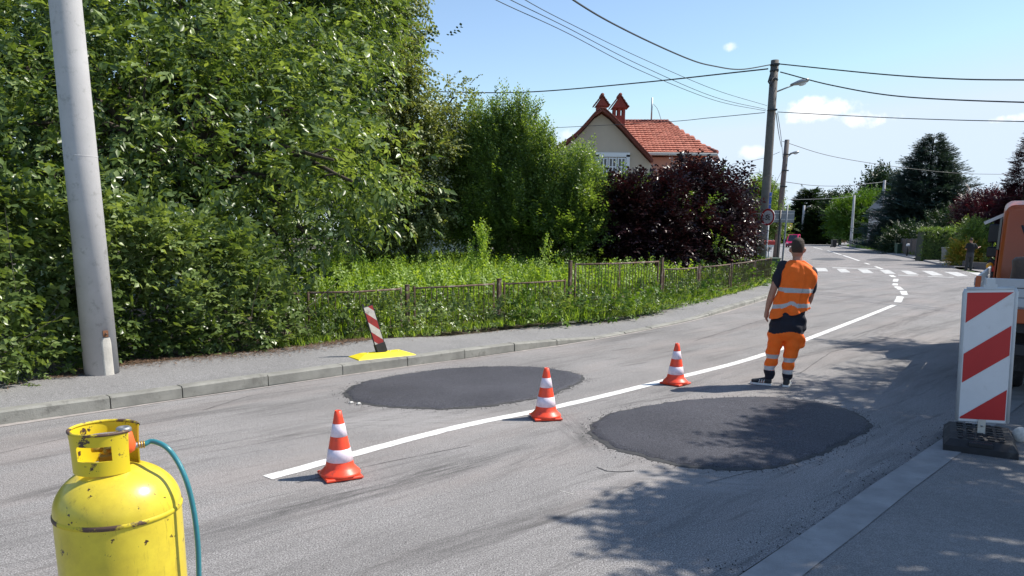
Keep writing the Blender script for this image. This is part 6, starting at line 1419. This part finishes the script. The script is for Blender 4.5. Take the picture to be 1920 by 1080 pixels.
# ------------------------------------------------------------------ far right: trees, hedge, fences
def tree(name, label, lobes, kind, mat, clumps, per, cr, scale, base, r0=.15, seed=1, **kw):
    x, y = base; t = thing(name, label, 'tree', (x, y, 0)); L = rel(lobes, t); crown('foliage', kind, L, clumps, per, cr, scale, mat, t, seed=seed, **kw)['kind'] = 'stuff'
    h = np.mean([l[2] for l in L]); limbs(t, (0, 0, -.1), L, r0, seed=seed, top=(0, 0, h * .6), count=7, twigs=1); return t
def conifer(label, u, vt, Y, wpx, mat='leaf_spruce', n=900, seed=1, name='spruce_tree', zb=.4, pw_=.8, scale=3.6, irregular=.25):
    T = P(u, vt, Y); H_ = T[2]; Rm = wpx / 2 * Y / F_PX; lr = np.random.default_rng(seed); t = thing(name, label, 'tree', (T[0], Y, 0))
    nb = n; z = zb + (H_ - zb) * (1 - (1 - lr.random(nb)) ** .62) ; f = (z - zb) / (H_ - zb); az = lr.uniform(0, 6.283, nb); lay = np.round(f * 22) / 22
    env = Rm * ((1 - f) ** pw_) * (1 + irregular * np.sin(az * 3 + lay * 40) + .5 * irregular * np.sin(az * 7 + lay * 90)) + .12
    P_ = []; D_ = []; U_ = []; S_ = []; T_ = []
    for rf in (1.0, .86, .72, .55, .38):
        k = len(z); r_ = env * rf * lr.uniform(.92, 1.05, k); droop = -.10 * r_ + .10 * r_ ** 2 / Rm
        P_.append(np.stack([np.cos(az) * r_, np.sin(az) * r_, z + droop + lr.normal(0, .08, k)], 1)); D_.append(np.stack([np.cos(az + lr.normal(0, .4, k)), np.sin(az + lr.normal(0, .4, k)), np.full(k, .15) + lr.normal(0, .15, k)], 1))
        U_.append(lr.normal(0, .3, (k, 3)) + [0, 0, 1]); S_.append(scale * lr.uniform(.55, 1, k) * (1 - .45 * f)); T_.append(.3 + .35 * (rf > .9) + .15 * np.sin(az * 5) + lr.normal(0, .1, k))
    pos = np.concatenate(P_); ok = pos[:, 2] > .1
    o = link_mesh('foliage', leaves_mesh('foliage', 'needle', pos[ok], unit(np.concatenate(D_))[ok], np.concatenate(U_)[ok], np.concatenate(S_)[ok], np.concatenate(T_)[ok], mat, .12, lr), t); o['kind'] = 'stuff'
    m = MB(); m.tube([(0, 0, -.1), (0, 0, H_ * .5), (0, 0, H_)], [Rm * .07 + .05, Rm * .04 + .03, .02], 8); 
    for k in range(60): zz = zb + (H_ - zb) * k / 60; a = k * 2.4; r_ = Rm * (1 - k / 60) ** pw_ * .85; m.tube([(0, 0, zz), (math.cos(a) * r_, math.sin(a) * r_, zz - .08 * r_)], [.04, .015], 4)
    m.build('trunk', 'bark', t); return t
conifer('large dark blue spruce behind the far fence at the right', 1752, 250, 88, 166, n=4600, seed=51, zb=.6, scale=2.7, pw_=.62, irregular=.26)
conifer('dark conifer far down the road beside the pink van', 1519, 353, 170, 66, 'leaf_dark', 1100, 52, pw_=.55, scale=7, name='conifer_tree', irregular=.15)
conifer('short dark conifer joined to the right side of the far conifer', 1537, 385, 165, 42, 'leaf_dark', 700, 53, pw_=.4, scale=6, name='conifer_tree', irregular=.15)
conifer('dark purple conifer-like tree top at the far right edge above the orange cab', 1935, 245, 47, 84, 'leaf_maroon', 1200, 54, pw_=.8, scale=1.5, name='ornamental_tree', irregular=.3)
tree('green_tree', 'rounded bright green tree behind the far low fence between the two pale poles', [LB(1600, 410, 140, 36), LB(1635, 402, 140, 34), LB(1625, 430, 140, 32), LB(1590, 435, 140, 28), LB(1655, 425, 140, 26), LB(1665, 438, 140, 14), LB(1580, 400, 140, 20)], 'twig', 'leaf_bright', 900, 9, .6, 3.2, (P(1622, 440, 140)[0], 140), .3, 55, shell=.6, tone=.4, zmin=1.6)
tree('poplar_tree', 'slender dark poplar rising behind the bright green tree', [LB(1648, 362, 150, 11, .8, 2), LB(1652, 385, 150, 14, .8, 1.6), LB(1645, 400, 150, 12, .8, 2)], 'shoot', 'leaf_dark', 300, 6, .7, 7, (P(1650, 440, 150)[0], 150), .3, 56, up=1)
tree('dark_tree', 'dark gnarled tree reaching left of the bright green tree over the pink building', [LB(1562, 385, 150, 11, 1, .8), LB(1575, 395, 150, 12), LB(1582, 380, 150, 10), LB(1553, 381, 150, 6), LB(1585, 415, 150, 10)], 'twig', 'leaf_dark', 110, 7, .6, 4.5, (P(1576, 440, 150)[0], 150), .25, 57)
tree('maroon_tree', 'maroon-leaved tree between the blue spruce and the orange truck cab', [LB(1830, 389, 50, 21), LB(1850, 404, 49, 23), LB(1812, 404, 50, 15), LB(1860, 379, 50, 14), LB(1845, 434, 48, 21), LB(1875, 414, 49, 23), LB(1895, 394, 49, 23), LB(1870, 444, 48, 19), LB(1910, 424, 50, 31)], 'twig', 'leaf_maroon', 700, 9, .2, 1.3, (P(1850, 460, 49)[0], 49), .14, 58, shell=.6)
tree('green_bush', 'blue-green bush under the maroon tree behind the distant person', [LB(1820, 440, 47, 18), LB(1835, 455, 46.5, 18), LB(1815, 465, 46.5, 16), LB(1850, 470, 46, 16)], 'twig', 'leaf_column', 260, 8, .2, 1.1, (P(1830, 480, 47)[0], 47), .05, 59)
for (us, lab, sd__) in (([(1797, 478), (1805, 470), (1800, 490)], 'yellow-green shrub between the grey bins and the distant person', 60), ([(1832, 476), (1845, 480), (1858, 476), (1870, 484)], 'yellow and orange flowering shrub right of the distant person', 61)):
    g = P(us[0][0], 494, 46); t = thing('garden_shrub', lab, 'shrub', (g[0], 46, 0)); crown('foliage', 'twig', rel([LB(u, v, 46, 15) for u, v in us], t), 200, 8, .14, .9, 'leaf_flower', t, tone=.45, tone_var=.3, seed=sd__)['kind'] = 'stuff'
for k, (u, v, Y, r_, mt) in enumerate(((1700, 420, 140, 28, 'leaf_dark'), (1480, 435, 190, 14, 'leaf_dark'), (1560, 438, 230, 14, 'leaf_dark'), (1425, 370, 60, 22, 'leaf_column'), (1432, 410, 58, 26, 'leaf_column'), (1960, 430, 60, 60, 'leaf_dark'), (2030, 400, 70, 70, 'leaf_column'), (1780, 440, 75, 40, 'leaf_dark'), (1700, 452, 80, 26, 'leaf_dark'))):
    lab = ['far dark tree between the green tree and the blue spruce', 'low far tree behind the pink van', 'low far trees at the end of the road left of the bright green tree', 'green tree top showing between the purple bush and the tall pole', 'green bush behind the tall pole foot', 'dark trees behind the truck at the right edge', 'tall green tree outside the right edge', 'dark bush filling in behind the clipped hedge', 'dark bush behind the green bin'][k]
    tree('background_tree', lab, [LB(u, v, Y, r_), LB(u - r_ * .6, v + r_ * .4, Y + 1, r_ * .7), LB(u + r_ * .6, v + r_ * .4, Y + 1, r_ * .7)], 'twig', mt, 300, 8, Y * .005, Y * .027, (P(u, v, Y)[0], Y), Y * .002, 70 + k)
for k, (u, v, Y, r_, mt, lab) in enumerate(((2180, 400, 55, 60, 'leaf_column', 'green garden tree farther right outside the picture'), (2420, 410, 50, 60, 'leaf_dark', 'dark garden tree farther right outside the picture'), (2750, 410, 45, 80, 'leaf_column', 'broad garden tree farthest to the right outside the picture'))):
    tree('background_tree', lab, [LB(u, v, Y, r_), LB(u - r_ * .9, v + r_ * .4, Y + 1, r_ * .8), LB(u + r_ * .9, v + r_ * .4, Y + 1, r_ * .8)], 'twig', mt, 260, 8, Y * .006, Y * .035, (P(u, v, Y)[0], Y), .15, 90 + k)
# clipped dark hedge
a = P(1737, 432, 57); b_ = P(1796, 492, 57); hw_ = (b_[0] - a[0]); o = thing('clipped_hedge', 'tall square clipped dark hedge behind the grey bins', 'hedge', ((a[0] + b_[0]) / 2, 57.5, 0)); hh_ = a[2]
m = MB(); m.box((0, .3, hh_ / 2 - .03), (hw_ - .12, .9, hh_ - .1)); m.build('core', 'leaf_dark', o)
lr = np.random.default_rng(80); k = 2600; f = lr.integers(0, 4, k); x = lr.uniform(-.5, .5, k) * hw_; y = lr.uniform(-.2, .8, k); z = lr.uniform(.05, hh_, k)
nx = np.zeros((k, 3)); y[f < 2] = -.2; nx[f < 2] = (0, -1, .2); z[f == 2] = hh_; nx[f == 2] = (0, 0, 1); x[f == 3] = hw_ / 2; nx[f == 3] = (1, 0, .1)
link_mesh('foliage', leaves_mesh('foliage', 'twig', np.stack([x, y, z], 1) + lr.normal(0, .02, (k, 3)), unit(nx * .3 + lr.normal(0, .5, (k, 3))), nx + lr.normal(0, .2, (k, 3)), lr.uniform(.5, .9, k), lr.normal(.4, .2, k), 'leaf_column', .2, lr), o)['kind'] = 'stuff'
# fences
def wall_run(name, label, pts, h, mat, post=None, gap=2.0, board=False, cat='fence', zb=.1):
    A = Vector((*pts[0], 0)); o = thing(name, label, cat, (A.x, A.y, 0)); rr = random.Random(len(label))
    for p, q in zip(pts, pts[1:]):
        p, q = Vector((*p, 0)) - A, Vector((*q, 0)) - A; d = q - p; L = d.length; t = d / L; an = math.atan2(t.y, t.x); n = max(1, int(L / gap))
        for k in range(n + 1): c = p + t * (L * k / n); m = MB(); m.box((c.x, c.y, h / 2 + .08), (.14, .14, h + .16), an); m.build('post', post or mat, o)
        if board:
            bn = int(L / .35); me = None
            for k in range(bn):
                if me is None: mm = MB(); mm.box((0, 0, 0), (.31, .03, h), bev=.004); me = mm.mesh('board', mat)
                c = p + t * (L * (k + .5) / bn); ob = link_mesh('board', me, o, (c.x, c.y, h / 2 + zb + rr.uniform(-.03, .03))); ob.rotation_euler = (0, 0, an)
        else:
            for z in (h * .45, h * .95): m = MB(); c = (p + q) / 2; m.box((c.x, c.y, z), (L, .06, .09), an); m.build('rail', post or mat, o)
            m = MB(); c = (p + q) / 2; m.box((c.x, c.y, .2), (L, .12, .4), an); m.build('plinth', 'fence_grey', o)
    return o
f1 = [G(1592, 462, .1)[:2], G(1625, 466, .1)[:2], G(1690, 474, .1)[:2]]
wall_run('rail_fence', 'low grey rail fence under the bright green tree', [(P(1594, 455, 118)[0], 118), (P(1632, 455, 104)[0], 104), (P(1660, 460, 92)[0], 92)], 1.3, 'fence_grey', 'gate_grey', 4)
wall_run('board_fence', 'brown board fence behind the dark green bin', [(P(1662, 460, 91)[0], 91), (P(1690, 470, 78)[0], 78), (P(1728, 480, 66)[0], 66)], 1.5, 'wood_fence', 'fence_grey', 3, True)
o = thing('gate_wall', 'grey garden gate panel with a ring ornament left of the clipped hedge', 'gate', (P(1752, 486, 60)[0], 60, 0), .2)
gw = 1.25; m = MB(); m.box((0, 0, .75), (gw, .08, 1.3), bev=.01); m.build('panel', 'gate_grey', o)
for x in (-gw / 2 - .15, gw / 2 + .15): m = MB(); m.box((x, 0, .8), (.25, .25, 1.6), bev=.01); m.build('pillar', 'fence_grey', o)
m = MB(); c = [(math.cos(a) * .28, -.06, .85 + math.sin(a) * .42) for a in np.linspace(0, 2 * math.pi, 20)]; m.tube(c, .04, 6); m.build('ring_ornament', 'white_plain', o)
g = G(1722, 486, .1); o = thing('striped_barrier', 'tiny leaning red and white barrier board at the far right kerb', 'barrier board', (g[0], g[1], .1), .5); m = MB(); m.box((0, 0, .75), (.25, .04, .85), ax=Matrix.Rotation(.15, 3, 'Y')); m.build('panel', 'sign_white', o)
for z in (.5, .8, 1.08): m = MB(); m.box((.02 * (z - .5) + .0, -.026, z), (.25, .01, .12), ax=Matrix.Rotation(.65, 3, 'Y')); m.build('red_stripe', 'sign_red', o)
m = MB(); m.box((0, 0, .06), (.7, .35, .12), bev=.02); m.build('rubber_base', 'black_rubber', o); m = MB(); m.tube([(0, 0, .1), (0, 0, .4)], .03, 6); m.build('post', 'gal_steel', o)
g = G(1700, 480, .1); o = thing('water_post', 'slim dark standpipe with a white top between the green bin and the tiny barrier', 'standpipe', (g[0], g[1], .1)); m = MB(); m.tube([(0, 0, 0), (0, 0, 1.0)], .07, 8); m.build('pipe', 'black_metal', o); m = MB(); m.box((0, -.03, .98), (.2, .2, .22), bev=.03); m.build('top', 'sign_white', o)
wall_run('garden_wall', 'low dark garden kerb wall behind the distant person', [(P(1808, 492, 45)[0], 45), (P(1858, 494, 42.5)[0], 42.5)], .28, 'fence_grey', 'fence_grey', 5)
def vg(lr, n): k = lr.integers(0, len(Rf) - 1, n); d = lr.uniform(.9, 3.2, n); O2 = offset2(Rf, -1.0); a = np.array([(Rf[i].x, Rf[i].y) for i in k]); b = np.array([(O2[i].x, O2[i].y) for i in k]); q = a + (b - a) * d[:, None]; ok = (q[:, 1] > 62) & (q[:, 1] < 130); q = q[ok]; return np.concatenate([q, np.full((len(q), 1), .12)], 1), np.ones(len(q))
link_mesh('verge_lawn', blades('verge_lawn', vg, 9000, .2, .5, .08, 'leaf_bright', 36, .5))['kind'] = 'stuff'
# far houses
def house(label, u0, u1, v_e, v_r, Y, wall, dpt=10, roof='roof_clay', wins=3, name='house'):
    a = P(u0, v_e, Y); b = P(u1, v_e, Y); r_ = P(u0, v_r, Y); w = b[0] - a[0]; o = thing(name, label, 'house', ((a[0] + b[0]) / 2, Y, 0)); ze = a[2]; zr = r_[2]
    m = MB(); m.box((0, dpt / 2, ze / 2), (w, dpt, ze)); m.build('wall', wall, o)
    m = MB(); x = w / 2 + .4; m.add([(-x, -.4, ze), (x, -.4, ze), (x, dpt / 2, zr), (-x, dpt / 2, zr), (x, dpt + .4, ze), (-x, dpt + .4, ze)], [(0, 1, 2, 3), (3, 2, 4, 5), (1, 4, 2), (0, 3, 5), (5, 4, 1, 0)]); m.build('roof', roof, o)
    for fl in range(max(1, int(ze / 2.9))):
        for k in range(wins):
            xx = -w / 2 + w * (k + .5) / wins; zz = 1.6 + fl * 2.8; m = MB(); m.box((xx, -.03, zz), (1.2, .1, 1.4)); f = m.build('window', 'window_white', o); m = MB(); m.box((xx, -.09, zz), (1.0, .03, 1.2)); m.build('pane', 'glass_dark', f)
    return o
house('pale pink blank-sided building far off between the conifer and the green tree', 1532, 1566, 401, 396, 205, 'wall_pink', 12, 'roof_clay', 3)
house('small orange-roofed house far off at the right of the pink building', 1564, 1590, 418, 404, 215, 'wall_salmon', 10, 'roof_clay', 3)
house('grey-roofed house half hidden behind the left side of the blue spruce', 1688, 1760, 393, 362, 105, 'wall_pale', 9, 'sign_grey', 3)
house('low white house at the end of the road behind the pink van', 1445, 1480, 428, 420, 230, 'wall_pale', 10, 'roof_dark', 4)
house('pale garage hidden behind the truck at the right edge', 1880, 2050, 420, 395, 80, 'wall_pale', 9, 'roof_clay', 4)
